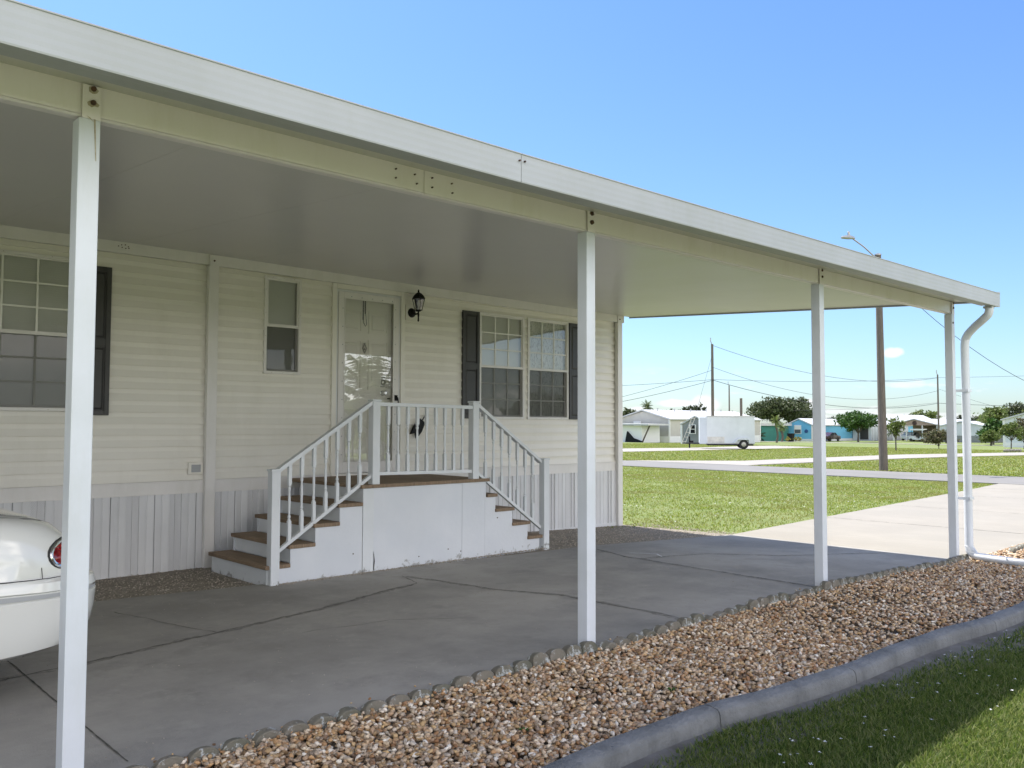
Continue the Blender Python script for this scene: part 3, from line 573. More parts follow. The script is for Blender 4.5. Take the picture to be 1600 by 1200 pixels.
f1 = fas(XL, 3.258).build('fascia', 'fascia', cp); f2 = fas(3.262, XR).build('fascia', 'fascia', cp)
for (dx, dz) in ((-.018, .118), (.022, .120)): MB().lathe((3.26+dx, 3.387, 2.835+dz), [(.006, 0), (.005, .01)], 8, 1).build('screw', 'rust', f2)
b = MB()
for i in range(nx):
    pass
def strip3(name, m, y0, y1, z0, z1, par, x0=XL, x1=XR-.002):      # long piece that follows the roof's slight rise
    b = MB(); xs_ = [x0, max(x0, 3.26), x1]
    for x in xs_:
        for (y, z) in ((y0, z0), (y1, z0), (y1, z1), (y0, z1)): b.v.append((x, y, z+zf(x)))
    for k in range(2):
        a = 4*k; b.f += [(a+j, a+(j+1) % 4, a+(j+1) % 4+4, a+j+4) for j in range(4)]
    b.f += [(0, 1, 2, 3), (8, 11, 10, 9)]; return b.build(name, m, par)
strip3('soffit_lip', 'fascia', 3.468, 3.60, 2.868, 2.90, cp)
# end trim (roof edge facing the driveway)
b = MB()
for (ya, yb) in ((3.402, 8.93),):
    b.hexa([(XR-.001, ya, zc(XR, ya)-.02), (XR+.02, ya, zc(XR, ya)-.02), (XR+.02, yb, zc(XR, yb)-.02), (XR-.001, yb, zc(XR, yb)-.02), (XR-.001, ya, zc(XR, ya)+.10), (XR+.02, ya, zc(XR, ya)+.10), (XR+.02, yb, zc(XR, yb)+.10), (XR-.001, yb, zc(XR, yb)+.10)])
b.build('end_trim', 'fascia', cp)
# front beam: a channel with lips
def zb_(x): return max(0, x-1)*.004
def beam(x0, x1):
    p = [(3.895, 2.815), (3.895, 2.945), (3.955, 2.950), (3.955, 2.802), (3.905, 2.800), (3.899, 2.800), (3.887, 2.806)]; b = MB(); m_ = len(p)
    for x in (x0, x1):
        for (y, z) in p: b.v.append((x, y, z+zb_(x)-.002))
    for j in range(m_): b.f.append((j, (j+1) % m_, (j+1) % m_+m_, j+m_))
    b.f += [tuple(range(m_)), tuple(range(m_, 2*m_))[::-1]]; return b
bm1 = beam(XL, 2.965).build('beam', 'beam', cp); bm2 = beam(2.969, 11.0).build('beam', 'beam', cp)
b = MB()
for (px_, pz_) in ((-.20, .105), (-.20, .055), (-.07, .10), (-.055, .05), (.055, .105), (.055, .05), (.20, .10), (.205, .045)): b.lathe((2.967+px_, 3.884, 2.81+pz_), [(.0048, 0), (.0045, .012)], 8, 1)
b.each('screw', 'rust', bm2)
# posts
PX = [-2.145, 1.125, 4.34, 7.60, 10.87]; wd = .087
pl = ['square white post outside the left edge', 'nearest square white post, left, with rusty bolts and rust runs', 'square white post in front of the right hand steps', 'square white post in front of the far lawn', 'square white post at the carport corner beside the downspout']
for i, x0 in enumerate(PX):
    zg = gz(x0)-.03; b = MB(); zt = 2.798+zb_(x0)
    b.box(x0, x0+wd, 3.88, 3.88+wd, zg, zt)
    po = b.build('post', 'alu', cp, bevel=.004, label=pl[i])
    MB().box(x0+.012, x0+wd-.001, 3.8805, 3.886, zt, 2.944+zb_(x0)).build('post_flange', 'beam' if i else 'alu', po)
    for dz in (.115, .055):
        MB().lathe((x0+.055, 3.868, 2.815+dz+zb_(x0)), [(.006, 0), (.011, .004), (.012, .012)], 8, 1).build('bolt', 'rust', po)
        if i in (1, 2):
            cx, cz = x0+.055, 2.815+dz+zb_(x0); q = MB(); pts = [(cx+.024*math.cos(a)*random.uniform(.5, 1.1), 3.8795, cz+.016*math.sin(a)*random.uniform(.6, 1.3)-.004) for a in [j*.63 for j in range(10)]]
            q.quad(*pts).build('rust_mark', 'rust' if i == 2 else 'stain', po, fix=False)
    if i == 1:
        q = MB(); q.quad((x0+.058, 3.8785, 2.80), (x0+.066, 3.8785, 2.80), (x0+.072, 3.8785, 2.62), (x0+.068, 3.8785, 2.62)); q.quad((x0+.028, 3.8785, 2.81), (x0+.045, 3.8785, 2.803), (x0+.06, 3.8785, 2.785), (x0+.04, 3.8785, 2.80)); q.each('rust_run', 'stain', po, fix=False)
    if i == 4: MB().lathe((x0+.03, 3.870, 2.73), [(.006, 0), (.012, .004), (.012, .012)], 8, 1).build('bolt', 'rust', po)
# beam ledger along the wall and the two half posts on it
b = MB()
for (xa, xb) in ((XL, 4), (4, 10.84)):
    za, zb2 = zw(xa), zw(xb); b.hexa([(xa, 8.885, za-.115), (xb, 8.885, zb2-.115), (xb, 8.935, zb2-.115), (xa, 8.935, za-.115), (xa, 8.885, za-.003), (xb, 8.885, zb2-.003), (xb, 8.935, zb2-.003), (xa, 8.935, za-.003)])
lg = b.build('wall_ledger', 'trim', cp)
b = MB()
for (dx, dz) in ((-.05, .06), (-.02, .075), (-.015, .05), (.015, .08), (.02, .045), (.045, .065), (.05, .05)): b.lathe((3.02+dx, 8.876, 3.20+dz), [(.006, 0), (.005, .01)], 6, 1)
b.each('screw', 'rust', lg)
for (x0, x1) in ((3.90, 4.01), (10.66, 10.76)):
    po = MB().box(x0, x1, 8.865, 8.93, gz(x0)-.03, zw(x0)-.125).build('wall_post', 'trim', cp, bevel=.004)
    MB().box(x0+.01, x1-.01, 8.868, 8.884, zw(x0)-.125, zw(x0)-.01).build('post_flange', 'trim', po)
    MB().lathe(((x0+x1)/2, 8.856, zw(x0)-.07), [(.008, 0), (.011, .012)], 8, 1).build('bolt', 'rust', po)
# downspout: round-cornered pipe with elbows
dsx, dsy = 11.04, 3.80; zg = gz(11.04)
pts = [(10.88, 3.47, 2.90), (10.88, 3.47, 2.83), (10.885, 3.485, 2.79), (10.91, 3.55, 2.74), (10.97, 3.66, 2.67), (11.02, 3.75, 2.60), (11.04, 3.79, 2.54), (11.04, 3.80, 2.46), (11.04, 3.80, 1.2), (11.04, 3.80, zg+.16), (11.038, 3.79, zg+.11), (11.03, 3.755, zg+.075), (11.02, 3.70, zg+.055), (10.98, 3.2, zg+.04), (10.93, 2.62, zg+.10)]
P = []
for a_, c_ in zip(pts[:-1], pts[1:]):
    for k in range(3): P.append(tuple(Vector(a_).lerp(Vector(c_), k/3)))
P.append(pts[-1])
ds = MB().tube(P, .047, 12).build('downspout', 'alu', cp, True, label='white downspout with an elbow onto the pebbles')
b = MB()
for i in range(7):
    t = i/7; z = zg+.17-.012*i
    b.lathe((11.04-.0015*i, 3.80-.008*i, z), [(.049, -.002), (.051, 0), (.049, .002)], 14)
b.build('elbow_rib', 'alu', ds, True)
for z in (.62, 1.9): MB().box(10.955, 11.09, 3.748, 3.752, z, z+.03).box(10.955, 10.96, 3.75, 3.90, z, z+.03).build('strap', 'alu', ds)
MB().box(10.83, 10.93, 3.43, 3.52, 2.862, 2.885).build('outlet', 'fascia', ds)
# ================================================================== MOBILE HOME
WY = 8.95
hm = empty('mobile_home', (4, 10, 0), 'cream vinyl sided mobile home with charcoal shutters under the carport', 'mobile home')
OPEN = [(1.36, 2.585, 1.64, 3.06), (4.60, 5.00, 2.09, 3.14), (5.50, 6.44, .90, 3.12), (7.80, 8.60, 1.60, 3.02), (8.73, 9.53, 1.60, 3.02)]
HX0, HX1 = -7.2, 10.76
def cut_intervals(x0, x1, z0, z1):
    zs = sorted({z0, z1, *[z for o in OPEN for z in (o[2], o[3]) if z0 < z < z1]}); res = []
    for a, c in zip(zs[:-1], zs[1:]):
        mid = (a+c)/2; xs_ = [(o[0], o[1]) for o in OPEN if o[2] < mid < o[3]]; cur = x0
        for (p, q) in sorted(xs_):
            if p > cur: res.append((cur, p, a, c))
            cur = q
        res.append((cur, x1, a, c))
    return res
b = MB(); z = .905; H = .1175
while z < 3.30:
    z1 = min(z+H, 3.32)
    def yp(zz): t = (zz-z)/H; return WY-.004-(.021*(1-t/.6) if t < .6 else 0)
    for seg in ((z, z+H*.6), (z+H*.6, z1)):
        if seg[0] >= z1: continue
        for (xa, xb, za, zb2) in cut_intervals(HX0, HX1, seg[0], min(seg[1], z1)):
            b.quad((xa, yp(za+1e-5), za), (xb, yp(za+1e-5), za), (xb, yp(zb2-1e-5), zb2), (xa, yp(zb2-1e-5), zb2))
    for (xa, xb, za, zb2) in cut_intervals(HX0, HX1, z, z+.002): b.quad((xa, WY-.0255, za), (xb, WY-.0255, za), (xb, WY-.004, za), (xa, WY-.004, za))
    z += H
sd = b.build('siding', 'siding', hm, fix=False)
# shell behind the siding, ends, back, roof
b = MB()
for (xa, xb, za, zb2) in cut_intervals(HX0, HX1, .75, 3.35): b.quad((xa, WY+.002, za), (xb, WY+.002, za), (xb, WY+.002, zb2), (xa, WY+.002, zb2))
for (x0, x1, z0, z1) in OPEN:        # reveals
    d = .14
    b.quad((x0, WY-.004, z0), (x0, WY+d, z0), (x0, WY+d, z1), (x0, WY-.004, z1)); b.quad((x1, WY-.004, z0), (x1, WY+d, z0), (x1, WY+d, z1), (x1, WY-.004, z1))
    b.quad((x0, WY-.004, z0), (x1, WY-.004, z0), (x1, WY+d, z0), (x0, WY+d, z0)); b.quad((x0, WY-.004, z1), (x1, WY-.004, z1), (x1, WY+d, z1), (x0, WY+d, z1))
b.quad((HX0, WY-.005, -.15), (HX1, WY-.005, -.15), (HX1, WY-.005, .775), (HX0, WY-.005, .775)); b.quad((HX0, WY+.003, .2), (HX0, 13.1, .2), (HX0, 13.1, 3.35), (HX0, WY+.003, 3.35)); b.quad((HX1+.06, WY+.06, -.1), (HX1+.06, 13.1, -.1), (HX1+.06, 13.1, 3.35), (HX1+.06, WY+.06, 3.35)); b.quad((HX0, 13.1, -.1), (HX1+.06, 13.1, -.1), (HX1+.06, 13.1, 3.35), (HX0, 13.1, 3.35))
b.build('wall', 'siding', hm, fix=False)
b = MB()
for (x0, x1, z0, z1) in OPEN: b.quad((x0-.3, WY+.55, z0-.3), (x1+.3, WY+.55, z0-.3), (x1+.3, WY+.55, z1+.2), (x0-.3, WY+.55, z1+.2))
b.each('room_interior', 'dark', hm, fix=False)
MB().prism([(8.95, 3.352), (13.2, 3.352), (13.2, 3.42), (11.1, 3.95), (8.95, 3.42)], 0, HX0-.1, HX1+.12).build('roof', 'wroof', hm)
# corner trim, skirt band, skirting
MB().box(10.762, 10.84, WY-.03, WY+.06, -.14, 3.22).build('corner_trim', 'trim', hm, bevel=.006)
b = MB(); b.box(HX0, HX1, WY-.027, WY-.006, .775, .895); b.box(HX0, HX1, WY-.034, WY-.02, .885, .902); b.box(HX0, HX1, WY-.034, WY-.02, .768, .782); b.build('skirt_band', 'trim', hm)
sk = MB(); pf = MB(); x = HX0
while x < HX1-.01:
    per = .43; segs = [(0, .055, 0), (.055, .06, 1), (.06, .12, 0), (.119, .275, 2), (.276, .431, 2)]
    for (s0, s1, k_) in segs:
        a, c = x+s0, min(x+s1, HX1)
        if a >= HX1: continue
        if k_ == 0: pf.box(a, c, WY-.020, WY-.012, gz(a)-.02, .768)
        elif k_ == 1: sk.box(a, c, WY-.032, WY-.011, gz(a)-.02, .768)
        else:
            zb0 = gz(a)-.02; sk.prism([(a, WY-.012), (a+.004, WY-.034), (a+.012, WY-.036), ((a+c)/2-.01, WY-.030), ((a+c)/2, WY-.024), ((a+c)/2+.01, WY-.030), (c-.012, WY-.036), (c-.004, WY-.034), (c, WY-.012)], 2, zb0, .768)
    x += per
sko = sk.build('skirting', 'skirt', hm); pf.build('vented_panel', 'perf', sko)
b = MB(); b.hexa([(HX0, WY-.045, -.03), (HX1, WY-.045, -.13), (HX1, WY-.008, -.13), (HX0, WY-.008, -.03), (HX0, WY-.045, .03), (HX1, WY-.045, -.055), (HX1, WY-.008, -.055), (HX0, WY-.008, .03)]); b.build('bottom_rail', 'skirt', sko)
# outlet cover
oc = MB().box(3.735, 3.895, WY-.04, WY-.012, .965, 1.09).build('outlet_box', 'siding', hm, bevel=.004); MB().box(3.765, 3.865, WY-.046, WY-.040, .985, 1.065).build('outlet_cover', 'strip', oc, bevel=.003)
# windows
def window(x0, x1, z0, z1, cols, rows, film=False, frost=False, blinds='both'):
    fr = MB(); t = .032; y0 = WY-.035; y1 = WY+.03
    fr.box(x0-.03, x0+t-.03, y0, y1, z0-.03, z1+.03); fr.box(x1-t+.03, x1+.03, y0, y1, z0-.03, z1+.03); fr.box(x0+t-.03, x1-t+.03, y0, y1, z1+.03-t, z1+.03); fr.box(x0+t-.03, x1-t+.03, y0, y1, z0-.03, z0-.03+t)
    w_ = fr.build('window', 'trim', hm, bevel=.003); zm = z0+(z1-z0)*.49; xi0, xi1 = x0+.002, x1-.002
    s = MB(); tt = .018
    for (za, zb2, ya, yb) in ((zm, z1, WY-.02, WY-.002), (z0, zm+.01, WY+.004, WY+.022)):
        s.box(xi0, xi0+tt, ya, yb, za, zb2); s.box(xi1-tt, xi1, ya, yb, za, zb2); s.box(xi0+tt, xi1-tt, ya, yb, zb2-tt, zb2); s.box(xi0+tt, xi1-tt, ya, yb, za, za+tt+.006)
    s.build('sash', 'trim', w_); MB().box(x0, x1, WY-.032, WY-.018, zm-.012, zm+.016).build('meeting_rail', 'trim', w_)
    gm = 'filmglass' if film else 'glass'
    MB().quad((xi0+tt, WY-.010, zm+tt), (xi1-tt, WY-.010, zm+tt), (xi1-tt, WY-.010, z1-tt), (xi0+tt, WY-.010, z1-tt)).build('glass', gm, w_, fix=False)
    MB().quad((xi0+tt, WY+.013, z0+tt), (xi1-tt, WY+.013, z0+tt), (xi1-tt, WY+.013, zm), (xi0+tt, WY+.013, zm)).build('glass', gm, w_, fix=False)
    sc_ = MB(); sc_.quad((xi0+.004, WY-.014, z0+.004), (xi1-.004, WY-.014, z0+.004), (xi1-.004, WY-.014, zm), (xi0+.004, WY-.014, zm))
    if cols:
        gr = MB(); gwd = .009
        for (za, zb2, yy) in ((zm+tt, z1-tt, WY-.017), (z0+tt, zm, WY+.002)):
            for c in range(1, cols): xx_ = xi0+tt+(xi1-xi0-2*tt)*c/cols; gr.box(xx_-gwd, xx_+gwd, yy, yy+.005, za, zb2)
            for r_ in range(1, rows): zz = za+(zb2-za)*r_/rows; gr.box(xi0+tt, xi1-tt, yy-.0004, yy+.0054, zz-gwd, zz+gwd)
        gr.build('grille', 'grille', w_)
    if not film or True: sc_.build('insect_screen', 'screen', w_, fix=False)
    bl = MB(); zz = z0+.02; top = z1-.02; zlo = z0 if blinds == 'both' else (z0 if blinds == 'low' else zm)
    zz = zlo+.015
    while zz < top:
        bl.hexa([(xi0+.01, WY+.035, zz-.004), (xi1-.01, WY+.035, zz-.004), (xi1-.01, WY+.046, zz+.0215), (xi0+.01, WY+.046, zz+.0215), (xi0+.01, WY+.035, zz-.0025), (xi1-.01, WY+.035, zz-.0025), (xi1-.01, WY+.046, zz+.023), (xi0+.01, WY+.046, zz+.023)]); zz += .0215
    bl.build('blind', 'blind', w_)
    sc2 = MB()
    for c in range(3): xx_ = x0+(x1-x0)*(c+.5)/3; sc2.lathe((xx_, y0-.003, z0-.016), [(.004, 0), (.003, .004)], 6, 1); sc2.lathe((xx_, y0-.003, z1+.016), [(.004, 0), (.003, .004)], 6, 1)
    for c in range(4): zz = z0+(z1-z0)*(c+.5)/4; sc2.lathe((x0-.016, y0-.003, zz), [(.004, 0), (.003, .004)], 6, 1); sc2.lathe((x1+.016, y0-.003, zz), [(.004, 0), (.003, .004)], 6, 1)
    sc2.each('screw', 'stain', w_)
    return w_
def lab(o, s): o['label'] = s; return o
lab(window(*OPEN[0], 4, 3), 'wide gridded window behind the nearest post')
lab(window(*OPEN[1], 0, 0), 'narrow two pane window left of the door')
lab(window(*OPEN[3], 3, 3), 'gridded window beside the left shutter of the pair')
lab(window(*OPEN[4], 3, 3, film=True), 'gridded window with crazed film, right of the pair')
def shutter(x0, x1, z0=1.575, z1=3.04):
    y0 = WY-.045; b = MB(); b.box(x0, x1, y0+.014, WY-.012, z0, z1); zm = (z0+z1)/2-.02; t = .045
    b.box(x0, x0+t, y0, y0+.014, z0, z1); b.box(x1-t, x1, y0, y0+.014, z0, z1)
    for (a, c) in ((z0, z0+t), (z1-t, z1), (zm-.04, zm+.04)): b.box(x0+t, x1-t, y0, y0+.014, a, c)
    o = b.build('shutter', 'char', hm, bevel=.003); p = MB()
    for (a, c) in ((z0+t, zm-.04), (zm+.04, z1-t)):
        xa, xb = x0+t+.012, x1-t-.012; a += .012; c -= .012; i_ = .018
        p.hexa([(xa, y0+.0135, a), (xb, y0+.0135, a), (xb, y0+.0135, c), (xa, y0+.0135, c), (xa+i_, y0+.003, a+i_), (xb-i_, y0+.003, a+i_), (xb-i_, y0+.003, c-i_), (xa+i_, y0+.003, c-i_)])
    p.each('raised_panel', 'char', o)
for (a, c) in ((.98, 1.29), (2.625, 2.925), (7.465, 7.765), (9.57, 9.86)): shutter(a, c)
# entrance: brick mould trim, storm door, front door
b = MB(); x0, x1, z0, z1 = 5.50, 6.44, .90, 3.12; y0, y1 = WY-.045, WY-.002
b.box(x0-.06, x0, y0, y1, z0, z1+.06); b.box(x1, x1+.06, y0, y1, z0, z1+.06); b.box(x0, x1, y0, y1, z1, z1+.06); b.box(x0-.06, x1+.06, y0-.02, y1, z0-.035, z0-.001)
b.build('door_trim', 'siding', hm, bevel=.004)
b = MB(); y0, y1 = WY-.035, WY+.0; gx0, gx1, gz0, gz1 = 5.605, 6.335, 1.03, 3.02
b.box(x0+.03, gx0, y0, y1, z0+.01, z1-.03); b.box(gx1, x1-.03, y0, y1, z0+.01, z1-.03); b.box(gx0, gx1, y0, y1, gz1, z1-.03); b.box(gx0, gx1, y0, y1, z0+.01, gz0)
sdoor = b.build('storm_door', 'trim', hm, bevel=.003)
b = MB(); b.box(x0+.002, x0+.027, WY-.025, y1, z0+.002, z1-.002); b.box(x1-.027, x1-.002, WY-.025, y1, z0+.002, z1-.002); b.box(x0+.027, x1-.027, WY-.025, y1, z1-.027, z1-.002); b.build('door_jamb', 'skirt', hm)
MB().quad((gx0, WY-.016, gz0), (gx1, WY-.016, gz0), (gx1, WY-.016, gz1), (gx0, WY-.016, gz1)).build('glass', 'doorglass', sdoor, fix=False)
b = MB(); g0 = .012
b.box(gx0, gx0+g0, y0-.006, y0, gz0, gz1); b.box(gx1-g0, gx1, y0-.006, y0, gz0, gz1); b.box(gx0+g0, gx1-g0, y0-.006, y0, gz1-g0, gz1); b.box(gx0+g0, gx1-g0, y0-.006, y0, gz0, gz0+g0); b.build('glazing_bead', 'trim', sdoor)
b = MB()
for k in range(9): zz = gz0+.1+k*.22; b.lathe((gx0-.02, y0-.006, zz), [(.006, 0), (.006, .007)], 8, 1); b.lathe((gx1+.02, y0-.006, zz+.05), [(.005, 0), (.005, .007)], 8, 1)
for k in range(5): b.lathe((gx0+.1+k*.15, y0-.006, gz1+.02), [(.006, 0), (.006, .007)], 8, 1)
b.each('screw', 'strip', sdoor)
b = MB(); b.box(6.352, 6.384, y0-.02, y0, 1.79, 1.86); b.tube([(6.368, y0-.015, 1.85), (6.372, y0-.045, 1.82), (6.375, y0-.05, 1.76), (6.372, y0-.045, 1.70), (6.362, y0-.03, 1.68)], .008, 8); b.build('handle', 'black', sdoor, True)
MB().tube([(6.27, WY-.0, 1.815), (6.31, WY-.0, 1.815)], .007, 8).build('inner_latch', 'black', sdoor)
b = MB(); yd = WY+.055; b.box(x0+.005, x1-.005, yd, yd+.04, z0, z1-.005); fd = b.build('front_door', 'door', hm)
b = MB()
for (xa, xb) in ((5.62, 5.91), (6.01, 6.30)):
    for (za, zb2) in ((2.62, 2.90), (1.92, 2.54), (1.05, 1.72)):
        for (p, q, r_, s_) in ((xa, xb, za, za+.02), (xa, xb, zb2-.02, zb2), (xa, xa+.02, za+.02, zb2-.02), (xb-.02, xb, za+.02, zb2-.02)): b.box(p, q, yd-.012, yd, r_, s_)
        b.hexa([(xa+.045, yd, za+.045), (xb-.045, yd, za+.045), (xb-.045, yd, zb2-.045), (xa+.045, yd, zb2-.045), (xa+.06, yd-.010, za+.06), (xb-.06, yd-.010, za+.06), (xb-.06, yd-.010, zb2-.06), (xa+.06, yd-.010, zb2-.06)])
b.each('moulded_panel', 'door', fd)
MB().lathe((6.23, yd-.03, 2.02), [(.012, 0), (.030, .004), (.033, .03)], 12, 1).box(6.20, 6.26, yd-.012, yd, 1.96, 2.09).build('deadbolt', 'steel', fd, True)
MB().lathe((6.23, yd-.075, 1.885), [(.018, 0), (.030, .01), (.032, .03), (.022, .045), (.014, .06), (.034, .068), (.034, .075)], 14, 1).build('doorknob', 'chrome', fd, True)
# wreath hanger and knocker on the front door
b = MB(); b.box(5.915, 5.93, yd-.02, yd-.016, 2.78, 3.08); b.box(5.945, 5.960, yd-.02, yd-.016, 2.86, 3.08); b.tube([(5.922, yd-.02, 2.80), (5.92, yd-.035, 2.74), (5.935, yd-.05, 2.70), (5.955, yd-.045, 2.72), (5.955, yd-.02, 2.88)], .004, 6); b.build('wreath_hanger', 'black', fd)
b = MB(); cx, cz = 5.945, 2.43
for a in range(4): t1, t2 = a*math.pi/2, (a+1)*math.pi/2; b.tube([(cx+.028*math.sin(t1), yd-.02, cz+.06*math.cos(t1)), (cx+.028*math.sin(t2), yd-.02, cz+.06*math.cos(t2))], .007, 6)
b.lathe((cx, yd-.03, cz-.01), [(.010, 0), (.014, .015)], 8, 1); b.lathe((cx, yd-.03, cz+.06), [(.010, 0), (.010, .02)], 8, 1); b.build('knocker', 'steel', fd)
# ------------------------------------------------------------------ coach lantern
ln = empty('wall_lantern', (6.60, WY-.04, 2.93), 'black coach lantern mounted on the siding right of the door', 'wall lamp')
bx = MB().box(6.52, 6.70, WY-.032, WY-.012, 2.83, 3.03).build('mounting_block', 'siding', ln, bevel=.004)
MB().lathe((6.61, WY-.065, 2.925), [(.02, 0), (.045, .008), (.058, .022), (.062, .032)], 16, 1).build('back_plate', 'black', ln, True)
lx, ly = 6.61, WY-.175
b = MB(); b.tube([(6.61, WY-.06, 2.925), (6.61, WY-.12, 2.90), (lx, ly, 2.905), (lx, ly, 2.94)], .012, 8); b.lathe((lx, ly, 2.80), [(.006, 0), (.012, .01), (.009, .05), (.014, .10)], 10); b.build('arm', 'black', ln, True)
b = MB(); b.lathe((lx, ly, 2.93), [(.03, 0), (.045, .012), (.048, .02)], 6)
for a in range(6): th = a*math.pi/3+.26; b.tube([(lx+.044*math.cos(th), ly+.044*math.sin(th), 2.94), (lx+.078*math.cos(th), ly+.078*math.sin(th), 3.09)], .0045, 5)
b.lathe((lx, ly, 3.085), [(.085, 0), (.092, .006), (.09, .012), (.07, .045), (.04, .075), (.018, .085), (.010, .095), (.014, .105), (.006, .125)], 6); b.build('cage', 'black', ln)
MB().lathe((lx, ly, 2.95), [(.038, 0), (.070, .135)], 6).build('glass_shade', 'lampglass', ln); MB().lathe((lx, ly, 2.95), [(.010, 0), (.010, .04), (.020, .07), (.020, .09), (.008, .105)], 10).build('bulb', 'whitew', ln, True)
# small black hooked thing hanging on the siding
ux, uz = 6.72, 1.46; uy = WY-.05
b = MB(); a = R(-35)
def rot(px_, pz_): c, s_ = math.cos(a), math.sin(a); return (ux+px_*c-pz_*s_, uz+px_*s_+pz_*c)
def pr(pts_, th=.02): b.prism([rot(*q) for q in pts_], 1, uy-th, uy+.02)
pr([(-.05, .10), (.05, .10), (.07, -.03), (.055, -.14), (.0, -.09), (-.055, -.15), (-.07, -.03)])
hk = [(0, .10), (0, .17), (.01, .20), (.035, .21), (.055, .195), (.058, .17)]
b.tube([(rot(*q)[0], uy-.0, rot(*q)[1]) for q in hk], .009, 6)
um = b.build('umbrella_ornament', 'black', None, bevel=.004); tag(um, 'small black umbrella shaped ornament with a hook handle, on the siding behind the porch railing', 'ornament')
# ================================================================== PORCH
pc = empty('porch_steps', (5.7, 8.1, 0), 'white painted wooden porch with steps on both sides, turned balusters and brown treads', 'porch')
ST = 8.62; FY = 7.42
rl = [(3.845, 4.10, .18), (4.085, 4.365, .352), (4.35, 4.635, .53), (4.62, 4.90, .706)]
for (xa, xb, zt) in rl: MB().box(xa, xb, FY-.018, ST+.02, zt-.036, zt).build('tread', 'deck', pc, bevel=.004)
rr = [(7.235, 7.50, .165), (6.985, 7.27, .345), (6.715, 7.01, .525), (6.585, 6.74, .70)]
for (xa, xb, zt) in rr: MB().box(xa, xb, FY-.018, ST+.02, zt-.036, zt).build('tread', 'deck', pc, bevel=.004)
# deck boards
dk = MB(); ny = 10; yy0, yy1 = FY-.022, 8.89
for k in range(ny): a0 = yy0+(yy1-yy0)*k/ny; dk.box(4.885, 6.61, a0, a0+(yy1-yy0)/ny-.004, .845, .88)
dk.build('deck_floor', 'deck', pc, bevel=.003)
# risers and stepped sides
ri = MB()
for (x, z0, z1) in ((3.875, -.02, .143), (4.115, .18, .315), (4.38, .352, .493), (4.65, .53, .669), (4.915, .706, .843)): ri.box(x, x+.02, FY+.02, ST, z0, z1)
for (x, z0, z1) in ((7.455, -.1, .128), (7.225, .165, .308), (6.975, .345, .488), (6.705, .525, .663), (6.575, .70, .843)): ri.box(x-.02, x, FY+.02, ST, z0, z1)
ri.each('riser', 'white', pc)
def side(pts_, y0, y1): return MB().prism(pts_, 1, y0, y1)
side([(3.90, -.03), (4.905, -.03), (4.905, .67), (4.64, .67), (4.64, .494), (4.37, .494), (4.37, .316), (4.105, .316), (4.105, .144), (3.90, .144)], FY, FY+.018).build('stair_side', 'panel', pc)
side([(7.44, -.06), (6.56, -.04), (6.56, .843), (6.575, .843), (6.575, .664), (6.72, .664), (6.72, .489), (6.99, .489), (6.99, .309), (7.24, .309), (7.24, .129), (7.44, .129)], FY+.004, FY+.022).build('stair_side', 'panel', pc)
side([(3.90, -.03), (4.905, -.03), (4.905, .67), (4.64, .67), (4.64, .494), (4.37, .494), (4.37, .316), (4.105, .316), (4.105, .144), (3.90, .144)], ST-.02, ST).build('stair_side', 'panel', pc)
side([(7.44, -.1), (6.585, -.04), (6.585, .663), (6.72, .663), (6.72, .489), (6.99, .489), (6.99, .309), (7.24, .309), (7.24, .129), (7.44, .129)], ST-.02, ST).build('stair_side', 'panel', pc)
MB().box(4.908, 5.035, FY-.010, FY+.03, -.03, .842).build('corner_board', 'white', pc, bevel=.003)
MB().box(5.04, 6.215, FY, FY+.02, -.02, .843).build('front_panel', 'panel', pc)
MB().box(6.22, 6.556, FY+.001, FY+.021, -.02, .843).build('front_panel', 'panel', pc)
b = MB()     # open split at the foot of the corner board, nail heads
b.quad((5.036, FY-.011, .02), (5.048, FY-.002, .0), (5.06, FY-.002, .10), (5.05, FY-.002, .17), (5.034, FY-.011, .21), (5.044, FY-.011, .12)); b.build('split', 'cargap', pc, fix=False)
b = MB()
for (x, z) in ((5.62, .09), (6.02, .13), (6.2, .09), (4.8, .20), (6.75, .42)): b.lathe((x, FY-.004, z), [(.007, 0), (.007, .006)], 6, 1)
b.each('nail', 'rust', pc)
def newel(x, z0, z1, y=FY, nm='newel_post'):
    hw = .044; b = MB(); b.box(x-hw, x+hw, y-hw, y+hw, z0, z1-.02)
    o = b.build(nm, 'white', pc, bevel=.004); MB().box(x-hw-.008, x+hw+.008, y-hw-.008, y+hw+.008, z1-.02, z1).build('cap', 'white', o, bevel=.004); return o
newel(3.925, -.02, 1.075, FY-.005); newel(5.06, .88, 1.75, FY+.03); newel(6.41, .88, 1.76, FY+.03); newel(7.52, -.06, 1.085, FY+.0)
ty = FY+.03
def rail(name, x0, z0, x1, z1, hh, wwd): return MB().hexa([(x0, ty-wwd, z0-hh), (x1, ty-wwd, z1-hh), (x1, ty+wwd, z1-hh), (x0, ty+wwd, z0-hh), (x0, ty-wwd, z0), (x1, ty-wwd, z1), (x1, ty+wwd, z1), (x0, ty+wwd, z0)]).build(name, 'white', pc, bevel=.003)
rail('handrail', 5.106, 1.722, 6.364, 1.708, .038, .036); rail('bottom_rail', 5.106, 1.005, 6.364, .985, .035, .022)
rail('handrail', 3.972, 1.075, 5.014, 1.735, .045, .034); rail('bottom_rail', 3.972, .31, 5.014, .985, .04, .022)
rail('handrail', 6.456, 1.735, 7.474, 1.07, .045, .036); rail('bottom_rail', 6.456, .965, 7.474, .27, .04, .022)
